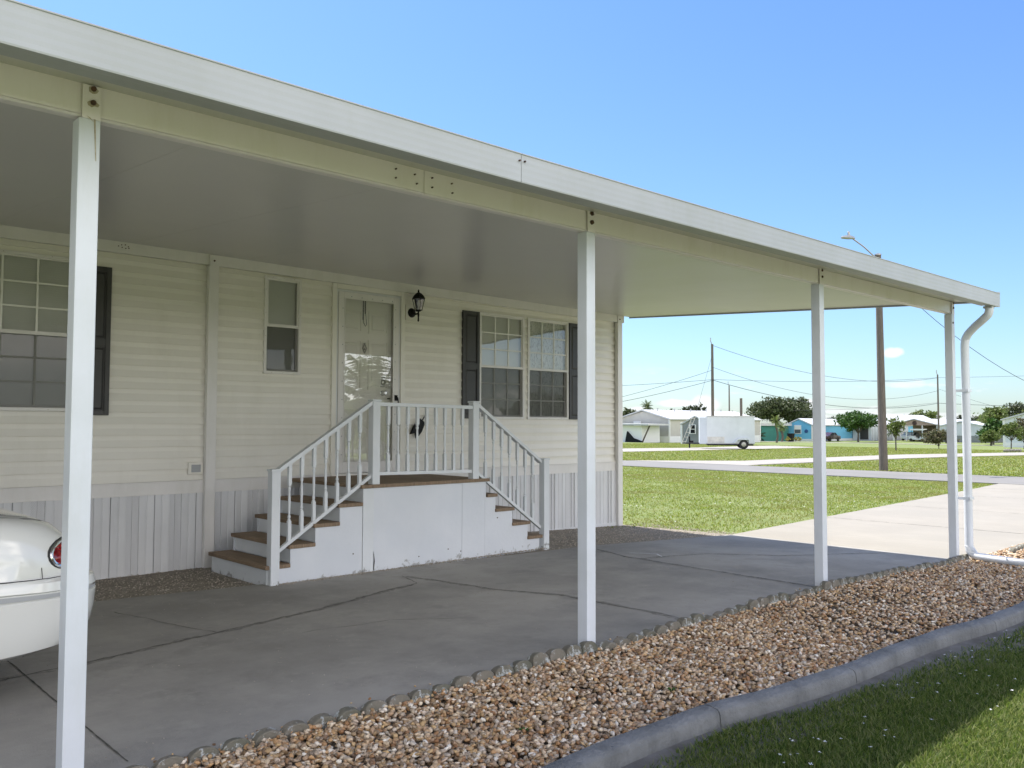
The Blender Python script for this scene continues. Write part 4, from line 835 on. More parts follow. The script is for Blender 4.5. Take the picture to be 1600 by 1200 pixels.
def baluster(x, z0, z1, x_slope=0):
    L_ = z1-z0; h = .0165; b = MB(); q0, q1 = z0+L_*.26, z1-L_*.27
    b.box(x-h, x+h, ty-h, ty+h, z0, q0); b.box(x-h, x+h, ty-h, ty+h, q1, z1); m_ = q1-q0
    b.lathe((x, ty, q0), [(.016, 0), (.0165, .012), (.010, .02), (.015, .032), (.015, .045), (.009, .06), (.012, m_*.3), (.014, m_*.5), (.012, m_*.7), (.009, m_-.06), (.015, m_-.045), (.015, m_-.032), (.010, m_-.02), (.0165, m_-.012), (.016, m_)], 10)
    return b.build('baluster', 'white', pc, True)
for k in range(9): x = 5.106+(6.364-5.106)*(k+1)/10; t = (k+1)/10; baluster(x, 1.003-.02*t, 1.686-.014*t)
for k in range(7): t = (k+1)/8; x = 3.972+1.042*t; baluster(x, .30+.675*t, 1.035+.66*t)
for k in range(7): t = (k+1)/8; x = 6.456+1.018*t; baluster(x, .955-.695*t, 1.695-.665*t)
# dirt and leaf litter along the foot of the porch
n = 900; x = RNG.uniform(3.9, 7.5, n); y = FY-.01-np.abs(RNG.normal(0, .03, n)); Pd = np.stack([x, y, np.interp(x, FX, FZ)+.002], 1)
o = stones('porch_litter', Pd, .007, 'stone2', 1); kind(o, 'stuff', 'dark crumbs of dirt and leaf litter along the foot of the porch'); o['category'] = 'litter'
# ================================================================== CAR
car = empty('parked_car', (-.9, 5.86, 0), 'pearl white sedan with an oval red tail lamp, its tail showing behind the nearest post', 'car')
CXr, CYs, CW, CL = 1.66, 4.90, 1.90, 5.15; CYc = CYs+CW/2
def outline(ins, n=9, r=.42, tail=0, nose=.0):
    x0, x1 = CXr-CL+ins+nose, CXr-ins-tail; y0, y1 = CYs+ins, CYs+CW-ins; r = max(.12, r-ins*.3); P = []
    for (cx, cy, a0) in ((x1-r, y0+r*.8, -90), (x1-r, y1-r*.8, 0), (x0+r*1.3, y1-r*.8, 90), (x0+r*1.3, y0+r*.8, 180)):
        rx = r if cx > CXr-2 else r*1.3
        for k in range(n): th = R(a0+90*k/(n-1)); P.append((cx+rx*math.cos(th), cy+r*.8*math.sin(th)))
    D = []
    for k in range(len(P)):
        p, q = P[k], P[(k+1) % len(P)]; s = {n-1: 6, 2*n-1: 14, 3*n-1: 5, 4*n-1: 15}.get(k, 1)
        for j in range(s): D.append((p[0]+(q[0]-p[0])*j/s, p[1]+(q[1]-p[1])*j/s))
    return D
def hfac(x): # upper body drops toward nose and slightly to the tail end
    t = (CXr-x)/CL; return 1-.028*max(0, (.14-t)/.14)-.17*max(0, (t-.70)/.30)**1.2
levels = [(.27, .10, .02), (.30, .045, .01), (.36, .022, 0), (.48, .006, 0), (.585, .0, 0), (.592, .010, 0), (.632, .010, 0), (.640, .0, 0), (.685, .003, .01), (.70, .016, .05), (.71, .022, .09), (.80, .020, .10), (.90, .034, .13), (.965, .07, .16), (1.005, .13, .20), (1.028, .22, .26), (1.045, .38, .36), (1.05, .6, .5)]
b = MB(); n0 = len(outline(0)); ring = []
for (z, ins, tail) in levels:
    O = outline(ins, tail=tail); 
    if len(O) != n0:      # resample to a fixed count
        L_ = [0]
        for k in range(len(O)): L_.append(L_[-1]+math.dist(O[k], O[(k+1) % len(O)]))
        O2 = []
        Ob = O+[O[0]]
        for k in range(n0): s = L_[-1]*k/n0; i_ = np.searchsorted(L_, s, side='right')-1; f = (s-L_[i_])/(L_[i_+1]-L_[i_]+1e-9); O2.append((Ob[i_][0]*(1-f)+Ob[i_+1][0]*f, Ob[i_][1]*(1-f)+Ob[i_+1][1]*f))
        O = O2
    base = len(b.v)
    for (x, y) in O:
        zz = z*hfac(x) if z > .62 else z
        if z < .5: zz = z+.05*max(0, (x-(CXr-.75))/.75)*(1 if z < .4 else .4)
        b.v.append((x, y, zz))
    ring.append(base)
for a, c in zip(ring[:-1], ring[1:]):
    for k in range(n0): b.f.append((a+k, a+(k+1) % n0, c+(k+1) % n0, c+k))
b.f.append(tuple(ring[-1]+k for k in range(n0))); b.f.append(tuple(ring[0]+k for k in range(n0))[::-1])
body = b.build('body', 'car', car, True)
def prof_at(z):
    zs = [l_[0] for l_ in levels]; return float(np.interp(z, zs, [l_[1] for l_ in levels])), float(np.interp(z, zs, [l_[2] for l_ in levels]))
def surf(s, z, off=.002):        # s: distance along the outline from the side point 1.3 m ahead of the tail, near side
    ins, tail = prof_at(z); O = outline(ins-off, tail=tail-0); 
    # start from the point on the near side
    k0 = max(range(len(O)), key=lambda k: (-abs(O[k][0]-(CXr-1.6)) if O[k][1] < CYc-.4 else -99)); acc = -(O[k0][0]-(CXr-1.6))*0; p = O[k0]; s = s-(p[0]-(CXr-1.6))
    k = k0
    while True:
        q = O[(k+1) % len(O)]; d = math.dist(p, q)
        if s <= d: f = s/d if d else 0; x, y = p[0]+(q[0]-p[0])*f, p[1]+(q[1]-p[1])*f; break
        s -= d; p = q; k += 1
    zz = z*hfac(x) if z > .62 else z
    return Vector((x, y, zz))
def seam(pts_, wdt=.0035, name='panel_gap', m_='cargap', par=car): return MB().tube([surf(s, z, .0005) for s, z in pts_], wdt, 5).build(name, m_, par, True)
seam([(s*.1, .702) for s in range(0, 24)])
seam([(.0, 1.045), (.3, 1.035), (.6, 1.028), (.9, 1.022), (1.1, 1.012), (1.25, 1.0), (1.4, .985), (1.55, .96), (1.7, .93)], .003)
seam([(1.26, .705), (1.26, .76)], .002)
b = MB()
for k in range(46): s0_ = -.3+k*.06; b.quad(surf(s0_, .597, .0085), surf(s0_+.06, .597, .0085), surf(s0_+.06, .627, .0085), surf(s0_, .627, .0085))
b.build('rub_strip', 'strip', car, True, fix=False)
# tail lamp: an oval lens wrapped round the corner with dark gasket and bright ring
def oval(c_s, c_z, rs, rz, off, n=28, k_=1.0): return [surf(c_s+rs*math.cos(a)*k_, c_z+rz*math.sin(a)*k_*(1-.15*math.cos(a)), off) for a in [2*math.pi*j/n for j in range(n)]]
LS, LZ, LR, LH = 1.50, .815, .185, .072
tlp = MB()
cen = [[surf(LS+LR*rr_*math.cos(a), LZ+LH*rr_*math.sin(a), .008+.012*(1-rr_*rr_)) for a in [2*math.pi*j/28 for j in range(28)]] for rr_ in (1, .8, .6, .4, .2, .05)]
for rg in cen: tlp.v += [tuple(p) for p in rg]
for k in range(5):
    for j in range(28): a = k*28; tlp.f.append((a+j, a+(j+1) % 28, a+28+(j+1) % 28, a+28+j))
tlp.f.append(tuple(5*28+j for j in range(28)))
tl = tlp.build('tail_lamp', 'lens', car, True)
for (kk, rad_, off, m_, nm) in ((1.0, .010, .006, 'chrome', 'chrome_ring'), (1.07, .008, .0, 'cargap', 'gasket')):
    P = oval(LS, LZ, LR*kk, LH*kk*1.02, off); MB().tube(P+[P[0], P[1]], rad_, 6, False).build(nm, m_, tl, True)
for zz in (-.04, 0, .04): MB().tube([surf(LS-LR*.75+k*LR*.15, LZ+zz, .021) for k in range(11)], .0035, 5).build('lens_rib', 'lens', tl, True)
# glasshouse
gh = MB(); st = [(CXr-1.12, 1.04, 1.05, .62, .62), (CXr-1.55, 1.04, 1.33, .78, .62), (CXr-1.95, 1.03, 1.42, .80, .60), (CXr-2.7, 1.02, 1.44, .82, .60), (CXr-3.1, 1.01, 1.40, .82, .60), (CXr-3.75, 1.0, 1.02, .78, .74)]
for (x, z0, z1, w0, w1) in st: gh.v += [(x, CYc-w0, z0-.03), (x, CYc-w1, z1-.04), (x, CYc-w1*.6, z1), (x, CYc+w1*.6, z1), (x, CYc+w1, z1-.04), (x, CYc+w0, z0-.03)]
for k in range(5):
    for j in range(5): a = 6*k+j; gh.f.append((a, a+6, a+7, a+1))
gh.f += [(0, 1, 2, 3, 4, 5), tuple(30+j for j in range(6))[::-1]]
gho = gh.build('glasshouse', 'carglass', car, True)
rf = MB()
for (x, z1, w1) in ((CXr-1.5, 1.325, .60), (CXr-1.95, 1.428, .60), (CXr-2.7, 1.448, .60), (CXr-3.1, 1.408, .60)): rf.v += [(x, CYc-w1-.03, z1-.06), (x, CYc-w1*.6, z1), (x, CYc+w1*.6, z1), (x, CYc+w1+.03, z1-.06)]
for k in range(3):
    for j in range(3): a = 4*k+j; rf.f.append((a, a+4, a+5, a+1))
rf.build('roof', 'car', car, True)
for (wx) in (CXr-1.2, CXr-4.1):
    for (wy, s) in ((CYs+.02, -1), (CYs+CW-.02, 1)):
        wl = MB().lathe((wx, wy+(.0 if s < 0 else -.22), .325), [(.20, 0), (.30, .0), (.325, .03), (.325, .19), (.30, .22), (.20, .22)], 28, 1).build('wheel', 'tyre', car, True)
        MB().lathe((wx, wy-(.012 if s < 0 else -.002), .325), [(.06, 0), (.19, .004), (.20, .01)], 20, 1).build('rim', 'steel', wl, True)
        MB().lathe((wx, wy-(.014 if s < 0 else -.01), .34), [(.38, 0), (.38, .004)], 28, 1).build('wheel_arch', 'cargap', wl, True)
# ================================================================== FAR SIDE OF THE ROAD
def T(o, lab_, cat, grp=None): return tag(o, lab_, cat, grp)
def home(name, lab_, c, L, W, wh, rh, wallm, roofm, skirt=None, skm='whitew', trim='whitew', gwin=(), swin=(), over=.25, front=True, cat='mobile home', detail=None):
    """c: corner on the ground nearest the viewer; long axis along +X, gable end (facing -X) spans +Y"""
    x, y, z = c; t = empty(name, (x+L/2, y+W/2, z), lab_, cat)
    b = MB(); b.prism([(y, z-.3), (y+W, z-.3), (y+W, z+wh), (y+W/2, z+rh-.1), (y, z+wh)], 0, x, x+L); wl = b.build('wall', wallm, t)
    b = MB(); th = .13; yo, dz = over, over*(rh-wh)/(W/2)
    b.prism([(y-yo, z+wh-dz-.02), (y+W/2, z+rh-.02), (y+W+yo, z+wh-dz-.02), (y+W+yo, z+wh-dz+th), (y+W/2, z+rh+th), (y-yo, z+wh-dz+th)], 0, x-over, x+L+over); rf_ = b.build('roof', roofm, t)
    if skirt: MB().box(x-.03, x+L+.03, y-.03, y+W+.03, z-.3, z+skirt).build('skirting', skm, t)
    if trim:
        b = MB()
        for (xx_, yy_) in ((x, y), (x, y+W), (x+L, y)): b.box(xx_-.09, xx_+.09, yy_-.09, yy_+.09, z, z+wh-.05)
        b.each('corner_trim', trim, t)
    for (yc, zc_, ww, hh) in gwin:
        f = MB().box(x-.06, x+.02, y+yc-ww/2-.08, y+yc+ww/2+.08, z+zc_-.08, z+zc_+hh+.08).build('window', 'whitew', t); MB().box(x-.075, x-.062, y+yc-ww/2, y+yc+ww/2, z+zc_, z+zc_+hh/2-.02).build('pane', 'winf', f); MB().box(x-.075, x-.062, y+yc-ww/2, y+yc+ww/2, z+zc_+hh/2+.02, z+zc_+hh).build('pane', 'blind', f)
    for (xc, zc_, ww, hh, mm_) in swin:
        f = MB().box(x+xc-ww/2-.08, x+xc+ww/2+.08, y-.06, y+.02, z+zc_-.08, z+zc_+hh+.08).build('window', 'whitew', t); MB().box(x+xc-ww/2, x+xc+ww/2, y-.075, y-.062, z+zc_, z+zc_+hh).build('pane', mm_, f)
    return t
gc = G(1046, 691)
t = home('mobile_home', 'beige sided mobile home with white metal roof and white skirting, behind the white trailer', gc, 21, 8.2, 2.85, 3.95, 'beige', 'wroof', .72, gwin=((5.0, 1.4, 1.0, 1.1),), swin=((3.0, 1.05, 1.4, 1.35, 'pale'), (9, 1.05, 1.4, 1.35, 'pale')))
b = MB()
for k in range(5): b.lathe((gc.x+2+k*3.6, gc.y+3.3, gc.z+3.85), [(.07, 0), (.07, .35), (.12, .36), (.12, .42)], 8)
b.each('roof_vent', 'strip', t)
# low white outbuilding with a leaning canopy brace
c = G(1003, 691); x, y, z = c; t = empty('white_shed', c, 'low white shed with a flat canopy and dark diagonal brace at the far left', 'shed')
MB().box(x, x+3.5, y, y+7, z-.2, z+2.0).build('wall', 'whitew', t); MB().prism([(y-1.4, z+2.02), (y+7.2, z+2.15), (y+7.2, z+2.3), (y-1.4, z+2.2)], 0, x-.6, x+3.7).build('roof', 'wroof', t)
MB().tube([(x-.1, y-1.25, z+2.0), (x-.1, y-.15, z)], .09, 6).build('brace', 'bark', t)
b = MB(); b.prism([(y+2.4, z), (y+2.1, z+1.3), (y+1.2, z+.5), (y-.2, z+.1), (y-.2, z)], 0, x-.25, x-.02); T(b.build('tarpaulin', 'black', None), 'crumpled dark tarpaulin slumped against the low white shed', 'tarpaulin')
# grey shed with ladder
c = G(1098, 694); x, y, z = c.x, c.y-.9, c.z
t = home('grey_shed', 'dark grey gabled garden shed behind the trailer nose', (x, y, z), 4, 3.6, 2.1, 2.95, 'slate', 'wroof', None, over=.12, cat='shed')
b = MB(); lx0 = x-1.3; ld = []
for s in (0, 1): b.tube([(lx0-.3, y+2.5-s*.45, z), (lx0+.9, y+1.9-s*.40, z+3.0)], .025, 6)
for k in range(6): f = (k+.5)/6; b.tube([(lx0-.3+1.2*f, y+2.5-.6*f, z+3*f), (lx0-.3+1.2*f, y+2.05-.55*f, z+3*f)], .018, 5)
T(b.build('leaning_ladder', 'beige', None), 'pale ladder leaning on the dark grey shed', 'ladder')
b = MB(); fx = x-.75; b.box(fx-.04, fx, y+1.25, y+2.05, z+1.1, z+2.1); o = T(b.build('window_frame', 'whitew', None), 'white frame with two black openings leaning on the grey shed', 'frame'); MB().box(fx-.055, fx-.042, y+1.33, y+1.88, z+1.17, z+1.57).box(fx-.055, fx-.042, y+1.33, y+1.88, z+1.64, z+2.04).build('opening', 'black', o)
# ------------------------------------------------------------------ enclosed trailer
a_ = G(1138, 701.5); tx = a_.x; ya, yb = a_.y-2.0, a_.y+2.2; z = gz(tx)
t = empty('enclosed_trailer', (tx, (ya+yb)/2, z), 'white enclosed box trailer parked on the pad across the road', 'trailer')
MB().box(tx, tx+2.1, ya, yb-.55, z+.38, z+2.5).prism([(tx, yb-.55), (tx+2.1, yb-.55), (tx+1.6, yb), (tx+.25, yb)], 2, z+.38, z+2.48).build('box_body', 'pale', t, bevel=.02)
MB().box(tx-.03, tx+2.13, ya-.02, yb-.54, z+2.5, z+2.58).build('top_rail', 'wroof', t); MB().box(tx-.015, tx-.002, ya+.02, yb-.5, z+.40, z+.46).build('lower_rail', 'strip', t)
MB().box(tx-.012, tx-.002, yb-1.9, yb-.6, z+.47, z+.95).build('tread_plate', mat('dull_tread_plate', (.42, .41, .39), .5, (.62, .60, .55), 3), t)
b = MB(); b.tube([(tx+.3, yb-.2, z+.42), (tx+1.05, yb+1.15, z+.42)], .05, 6); b.tube([(tx+1.8, yb-.2, z+.42), (tx+1.05, yb+1.15, z+.42)], .05, 6); b.build('tongue', 'black', t)
b = MB(); b.tube([(tx+1.05, yb+.75, z+.03), (tx+1.05, yb+.75, z+.95)], .06, 8); b.box(tx+.85, tx+1.25, yb+.45, yb+.7, z+.45, z+.62); b.build('jack', 'black', t)
MB().box(tx+.1, tx+2, ya+.1, yb-.6, z+.26, z+.38).build('chassis', 'black', t)
for s in (0, 1):
    wx = tx-.12+s*2.12; wl = MB().lathe((wx, ya+.85, z+.36), [(.2, 0), (.33, .01), (.36, .04), (.36, .18), (.33, .21), (.2, .21)], 20, 0).build('wheel', 'tyre', t, True); MB().lathe((wx-.01, ya+.85, z+.36), [(.08, 0), (.18, .01), (.19, .02)], 12, 0).build('rim', 'steel', wl)
b = MB(); b.prism([(ya+.35, z+.45), (ya+.42, z+.78), (ya+.6, z+.86), (ya+1.1, z+.86), (ya+1.35, z+.78), (ya+1.6, z+.45), (ya+1.5, z+.45), (ya+1.28, z+.72), (ya+.5, z+.72), (ya+.45, z+.45)], 0, tx-.22, tx-.003); b.build('fender', 'pale', t)
t.rotation_euler = (0, 0, R(37))
# ------------------------------------------------------------------ green home
c = G(1234, 689.5); x, y, z = c.x-4, c.y*(c.x+5)/c.x+.2, gz(c.x-4); t = empty('green_home', (x+4, y+4, z), 'dark green mobile home with a white flat roof beyond the trailer', 'mobile home')
MB().box(x, x+9, y, y+9.5, z-.3, z+2.35).build('wall', 'greenw', t); MB().box(x-1.6, x+9.4, y-.4, y+9.7, z+2.36, z+2.75).build('roof', 'wroof', t)
MB().box(x-.05, x, y+2.9, y+3.8, z+.3, z+2.3).build('door', 'whitew', t); MB().box(x-.05, x, y+8.2, y+9.5, z, z+2.3).build('white_panel', 'whitew', t)
b = MB()
for yy_ in (y+.4, y+9.0): b.box(x-1.5, x-1.4, yy_, yy_+.1, z, z+2.36)
b.each('awning_post', 'whitew', t)
# ------------------------------------------------------------------ blue home
c = G(1269, 689.5); bc = c; x, y, z = c
t = home('blue_home', 'sky blue mobile home with white roof and one gridded gable window', c, 44, 4.4, 2.6, 3.55, 'bluew', 'wroof', .35, gwin=((2.45, 1.25, 1.05, 1.25),), swin=((31, 1.2, 1.0, 1.1, 'winf'),))
MB().lathe((x-.1, y+.95, z+1.6), [(.30, 0), (.30, .05)], 14, 0).build('round_plaque', mat('navy_paint', (.03, .08, .22)), t)
cpn = MB(); cpn.box(x+12, x+30, y-3.4, y-.26, z+2.42, z+2.52); cpn.build('side_awning', 'wroof', t)
MB().box(x+14, x+29, y-3.3, y-.1, z-.2, z+2.4).build('screen_room', 'pale', t)
b = MB()
for k in range(14): b.box(x+14.3+k*1.07, x+14.36+k*1.07, y-3.34, y-3.302, z, z+2.4)
b.each('screen_post', 'strip', t); MB().box(x+13.9, x+13.99, y-2.8, y-1.4, z+.2, z+2.1).build('dark_doorway', 'dark', t)
# bins, bushes, dark car by the blue home
def small_car(name, lab_, x, y, z, m_, dirx=-1, L=4.4):
    t = empty(name, (x, y, z), lab_, 'car'); s = dirx
    pr_ = [(-2.2, .35), (-2.2, .75), (-2.0, .88), (-1.2, .95), (-.55, 1.40), (.7, 1.44), (1.5, 1.0), (2.1, .92), (2.2, .7), (2.2, .35)]
    b = MB(); b.prism([(x+s*a, z+h_) for a, h_ in pr_], 1, y-.85, y+.85); b.build('body', m_, t, bevel=.06)
    b = MB(); b.prism([(x+s*a, z+h_) for a, h_ in ((-1.0, .97), (-.5, 1.34), (.65, 1.37), (1.3, 1.0))], 1, y-.87, y+.87); b.build('side_glass', 'carglass', t)
    for wx in (-1.35, 1.35):
        for wy in (-.88, .68): MB().lathe((x+wx, y+wy, z+.32), [(.2, 0), (.32, .02), (.32, .18), (.2, .2)], 16, 1).build('wheel', 'tyre', t)
    return t
small_car('parked_car', 'dark maroon car parked beside the blue home', x+3.2, y-1.3, z+.0, 'maroon')
c = G(1236, 690); b = MB(); b.hexa([(c.x-.3, c.y-.3, c.z), (c.x+.3, c.y-.3, c.z), (c.x+.3, c.y+.3, c.z), (c.x-.3, c.y+.3, c.z), (c.x-.4, c.y-.4, c.z+1.15), (c.x+.4, c.y-.4, c.z+1.15), (c.x+.4, c.y+.4, c.z+1.15), (c.x-.4, c.y+.4, c.z+1.15)]); o = T(b.build('wheelie_bin', 'black', None), 'black wheelie bin at the left corner of the blue home', 'bin'); MB().box(c.x-.45, c.x+.42, c.y-.45, c.y+.42, c.z+1.152, c.z+1.24).build('lid', 'black', o)
# pale home behind the pole, tan canopy home, grey-blue building, right-hand home
c = G(1412, 689); home('mobile_home', 'white roofed mobile home partly hidden behind the round tree', (c.x+35, c.y*(c.x+35)/c.x+2, -1.1), 24, 7, 3.2, 4.8, 'pale', 'wroof', .5)
c = G(1466, 689); x, y, z = c.x-8, (c.y)*(c.x-8)/c.x, -1.05; W = 7.2
t = empty('canopy_home', (x+5, y+3, z), 'tan home with white gabled roof over an open carport, round emblem on its gable', 'mobile home')
MB().prism([(y, z+2.55), (y+W, z+2.55), (y+W/2, z+3.45)], 0, x, x+.25).build('gable', 'tan', t)
MB().prism([(y-.3, z+2.5), (y+W/2, z+3.5), (y+W+.3, z+2.5), (y+W+.3, z+2.62), (y+W/2, z+3.64), (y-.3, z+2.62)], 0, x-.25, x+26).build('roof', 'wroof', t)
MB().box(x+8, x+25.8, y+.1, y+W-.1, z-.2, z+2.55).build('wall', 'tan', t)
o = MB().lathe((x-.06, y+W/2, z+2.9), [(.34, 0), (.36, .03), (.26, .05)], 16, 0).build('emblem', mat('dark_brown_paint', (.05, .025, .015)), t)
for yy_ in (y+.15, y+2.4, y+4.9, y+W-.25): MB().box(x+.1, x+.25, yy_, yy_+.14, z, z+2.55).build('carport_post', 'whitew', t)
small_car('parked_car', 'pale car parked under the tan gabled canopy', x+3.8, y+5.7, z, 'pale')
gxp, gyp = x-1.5, y+2.5
t = empty('golf_cart', (gxp, gyp, z), 'golf cart with a cream canopy top in front of the tan home', 'golf cart')
MB().prism([(gyp-1.2, z+.25), (gyp-1.2, z+.7), (gyp-.5, z+.75), (gyp-.4, z+.45), (gyp+.2, z+.45), (gyp+.5, z+.85), (gyp+1.2, z+.8), (gyp+1.25, z+.3)], 0, gxp-.55, gxp+.55).build('body', 'pale', t)
MB().box(gxp-.6, gxp+.6, gyp-1.15, gyp+1.0, z+1.85, z+1.98).prism([(gyp-1.2, z+1.75), (gyp-1.1, z+1.98), (gyp+.9, z+1.98), (gyp+1.05, z+1.75)], 0, gxp-.63, gxp-.601).build('canopy', 'whitew', t)
for (a, c_) in ((-.5, -1.0), (.5, -1.0), (-.5, .8), (.5, .8)): MB().tube([(gxp+a, gyp+c_, z+.5), (gxp+a, gyp+c_, z+1.86)], .03, 5).build('canopy_post', 'black', t)
MB().box(gxp-.5, gxp+.5, gyp-.45, gyp+.1, z+.66, z+.82).box(gxp-.5, gxp+.5, gyp+.02, gyp+.12, z+.82, z+1.25).build('seat', 'dark', t)
for (a, c_) in ((-.6, -.85), (.45, -.85), (-.6, .9), (.45, .9)): MB().lathe((gxp+a, gyp+c_, z+.24), [(.1, 0), (.24, .02), (.24, .13), (.1, .15)], 12, 0).build('wheel', 'tyre', t)
c = G(1539, 690.5); x, y, z = c.x-6, c.y*(c.x-6)/c.x, -1.08
t = home('garage_building', 'pale blue grey garage building with a low white roof, right of the corner post', (x, y, z), 9, 6.6, 2.45, 3.15, 'pale', 'pale', None, over=.2, cat='garage')
# wall-coloured darker lower band on that building
MB().box(x-.02, x+9.02, y-.02, y+6.62, z-.2, z+1.0).build('lower_band', 'slate', t)
c = G(1569, 690); x = 105.; y = c.y*x/c.x-9.5; z = gz(x)
home('mobile_home', 'pale blue home half hidden by shrubs at the right edge', (x, y, z), 12, 9.5, 3.0, 4.4, 'pale', 'wroof', .5, swin=((3, 1.2, 1, 1.1, 'winf'),))
# ------------------------------------------------------------------ vegetation
def leafcloud(name, blobs, n, size, m_, parent=None, flat=.0, clump=.35, droop=0):
    """leaf quads gathered in clumps through a set of ellipsoids (cx,cy,cz,rx,ry,rz)"""
    B = np.array(blobs, float); vol = B[:, 3]*B[:, 4]*B[:, 5]; pr_ = vol**.8/np.sum(vol**.8); nc = max(8, n//16)
    bi = RNG.choice(len(B), nc, p=pr_); d = RNG.normal(size=(nc, 3)); d /= np.linalg.norm(d, axis=1)[:, None]; rad_ = RNG.random(nc)**.33*RNG.uniform(.8, 1.08, nc)
    C_ = B[bi, :3]+d*rad_[:, None]*B[bi, 3:]; k = RNG.integers(0, nc, n); rr = np.mean(B[:, 3:], 0)*clump*.85
    P = C_[k]+RNG.normal(size=(n, 3))*rr*RNG.uniform(.5, 1.0, nc)[k][:, None]*.6; s = size*RNG.uniform(.55, 1.4, n)
    a = RNG.normal(size=(n, 3)); a /= np.linalg.norm(a, axis=1)[:, None]; q = RNG.normal(size=(n, 3)); q -= a*np.sum(a*q, 1)[:, None]; q /= np.linalg.norm(q, axis=1)[:, None]
    a *= s[:, None]; q *= (s*.45)[:, None]
    V = np.stack([P-a, P+q, P+a, P-q], 1); V[..., 2] -= droop; F = (np.arange(n)*4)[:, None]+np.array([[0, 1, 2, 3]])
    return np_mesh(name, V, F, m_, parent)
def limbs(base, blobs, r0_, hfork, bend=.1):
    b = MB(); x, y, z = base; top = Vector((x+random.uniform(-bend, bend), y+random.uniform(-bend, bend), z+hfork)); b.tube([(x, y, z-.3), (x*.5+top.x*.5, y*.5+top.y*.5, z+hfork*.5), tuple(top)], [r0_, r0_*.8, r0_*.7], 8)
    for bl in blobs[:9]:
        e = Vector(bl[:3]); md = top.lerp(e, .5)+Vector((0, 0, .1*abs(e.z-top.z))); b.tube([tuple(top), tuple(md), tuple(e)], [r0_*.55, r0_*.35, r0_*.12], 6)
    return b
def tree(name, lab_, base, H, Wd, m_, n, size, fork=.3, r0_=.2, blobs=None, nb=9, cat='tree', grp=None, clump=.45, low=.3):
    x, y, z = base; t = empty(name, (x, y, z), lab_, cat, grp)
    if blobs is None:
        blobs = []
        for k in range(nb):
            a = k*2.4; rr = Wd*.5*math.sqrt((k+.3)/nb)*.72; hh = low+(1-low)*(.35+.5*random.random())*(1-.35*(rr/(Wd*.5)))
            blobs.append((x+rr*math.cos(a), y+rr*math.sin(a), z+H*hh, Wd*.23*random.uniform(.8, 1.25), Wd*.23*random.uniform(.8, 1.25), H*.17*random.uniform(.8, 1.3)))
        blobs.append((x, y, z+H*.8, Wd*.18, Wd*.18, H*.15))
    limbs(base, blobs, r0_, H*fork).build('trunk', 'bark', t, True); leafcloud('crown', blobs, n, size, m_, t, clump=clump); return t
def back(px, py, dist_scale=1.0):     # ground point along the sight line, pushed further out
    c = G(px, py); return Vector((c.x*dist_scale, c.y*dist_scale, gz(c.x*dist_scale)))
# oak mass behind green home (two trunks, distinct crowns)
c = back(1212, 688.2, 1.22); tree('oak_tree', 'broad dark oak rising behind the green home, left and larger of the two', c, 8.6, 11, 'oak', 7500, .32, .3, .35, nb=12, clump=.5)
c = back(1246, 688.2, 1.25); tree('oak_tree', 'second dark oak, right of the larger one, over the blue home', c, 8.6, 8, 'oak', 5200, .32, .3, .3, nb=10, clump=.5)
c = G(1341, 690.5); tree('shade_tree', 'rounded bright green tree with a single trunk in front of the blue home', c, 4.9, 6.6, 'gleaf', 5600, .22, .26, .17, nb=12, clump=.45, low=.38)
c = G(1400, 703.5); tree('young_tree', 'yellow green young tree just right of the lamp pole', c, 2.9, 1.7, 'yleaf', 1500, .10, .3, .07, nb=8, low=.32)
c = G(1467, 701); tree('bush', 'wide olive brown bush left of the corner post', c, 2.0, 2.9, 'bleaf', 3000, .11, .1, .05, nb=12, low=.1, cat='bush')
c = G(1580, 703); tree('young_tree', 'young yellow green tree on a thin trunk near the right edge', c, 2.6, 2.2, 'yleaf', 1700, .11, .3, .06, nb=8, low=.35)
c = G(1600, 701); tree('shrub', 'olive shrub at the right edge, beside the young tree', c, 3.0, 2.4, 'bleaf', 2600, .11, .15, .08, nb=9, low=.15, cat='shrub')
c = G(1580, 706); b = MB()
for k in range(5): b.lathe((c.x-.2+k*.35, c.y+.3-k*.12, c.z), [(.2, 0), (.22, .12), (.12, .22)], 8)
T(b.build('rock_edging', 'edging', None, True), 'low ring of pale rocks under the young tree near the right edge', 'rocks')
for (px_, sc_, H_, W_, m_, lb) in ((1530, 1.02, 4.4, 5.5, 'pine', 'dark thicket tree just right of the downspout, behind the garage'), (1556, .92, 6.2, 6.0, 'yleaf', 'tall yellow green bamboo like tree behind the garage'), (1552, .80, 3.8, 4.0, 'gleaf', 'green vine covered tree between the garage and the right home'), (1588, .98, 6.6, 7, 'oak', 'large dark tree over the pale home at the right edge'), (1612, .9, 5.5, 6, 'yleaf', 'yellow green tree cut by the right edge'), (1548, .72, 1.9, 2.2, 'yleaf', 'small round yellow green bush beside the garage')):
    c = back(px_, 688.5, sc_); tree('tree', lb, c, H_, W_, m_, 2600, .26, .2, .15, nb=10, low=.15)
c = back(1445, 688, 1.5); tree('tree', 'green treetops above the canopy home roof', c, 6.4, 9.5, 'yleaf', 2400, .4, .2, .2, nb=10, low=.4)
c = back(1418, 688, 1.6); tree('tree', 'small dark treetop left of the canopy home roof', c, 4.9, 4, 'pine', 900, .35, .2, .2, nb=6, low=.4)
for (px_, H_, W_, lb) in ((1300, 4.8, 3.5, 'tiny dark treetop above the blue home roof'), (1500, 5.5, 4, 'dark treetop behind the corner post')):
    c = back(px_, 688, 1.7); tree('tree', lb, c, H_, W_, 'pine', 700, .35, .3, .2, nb=6, low=.4)
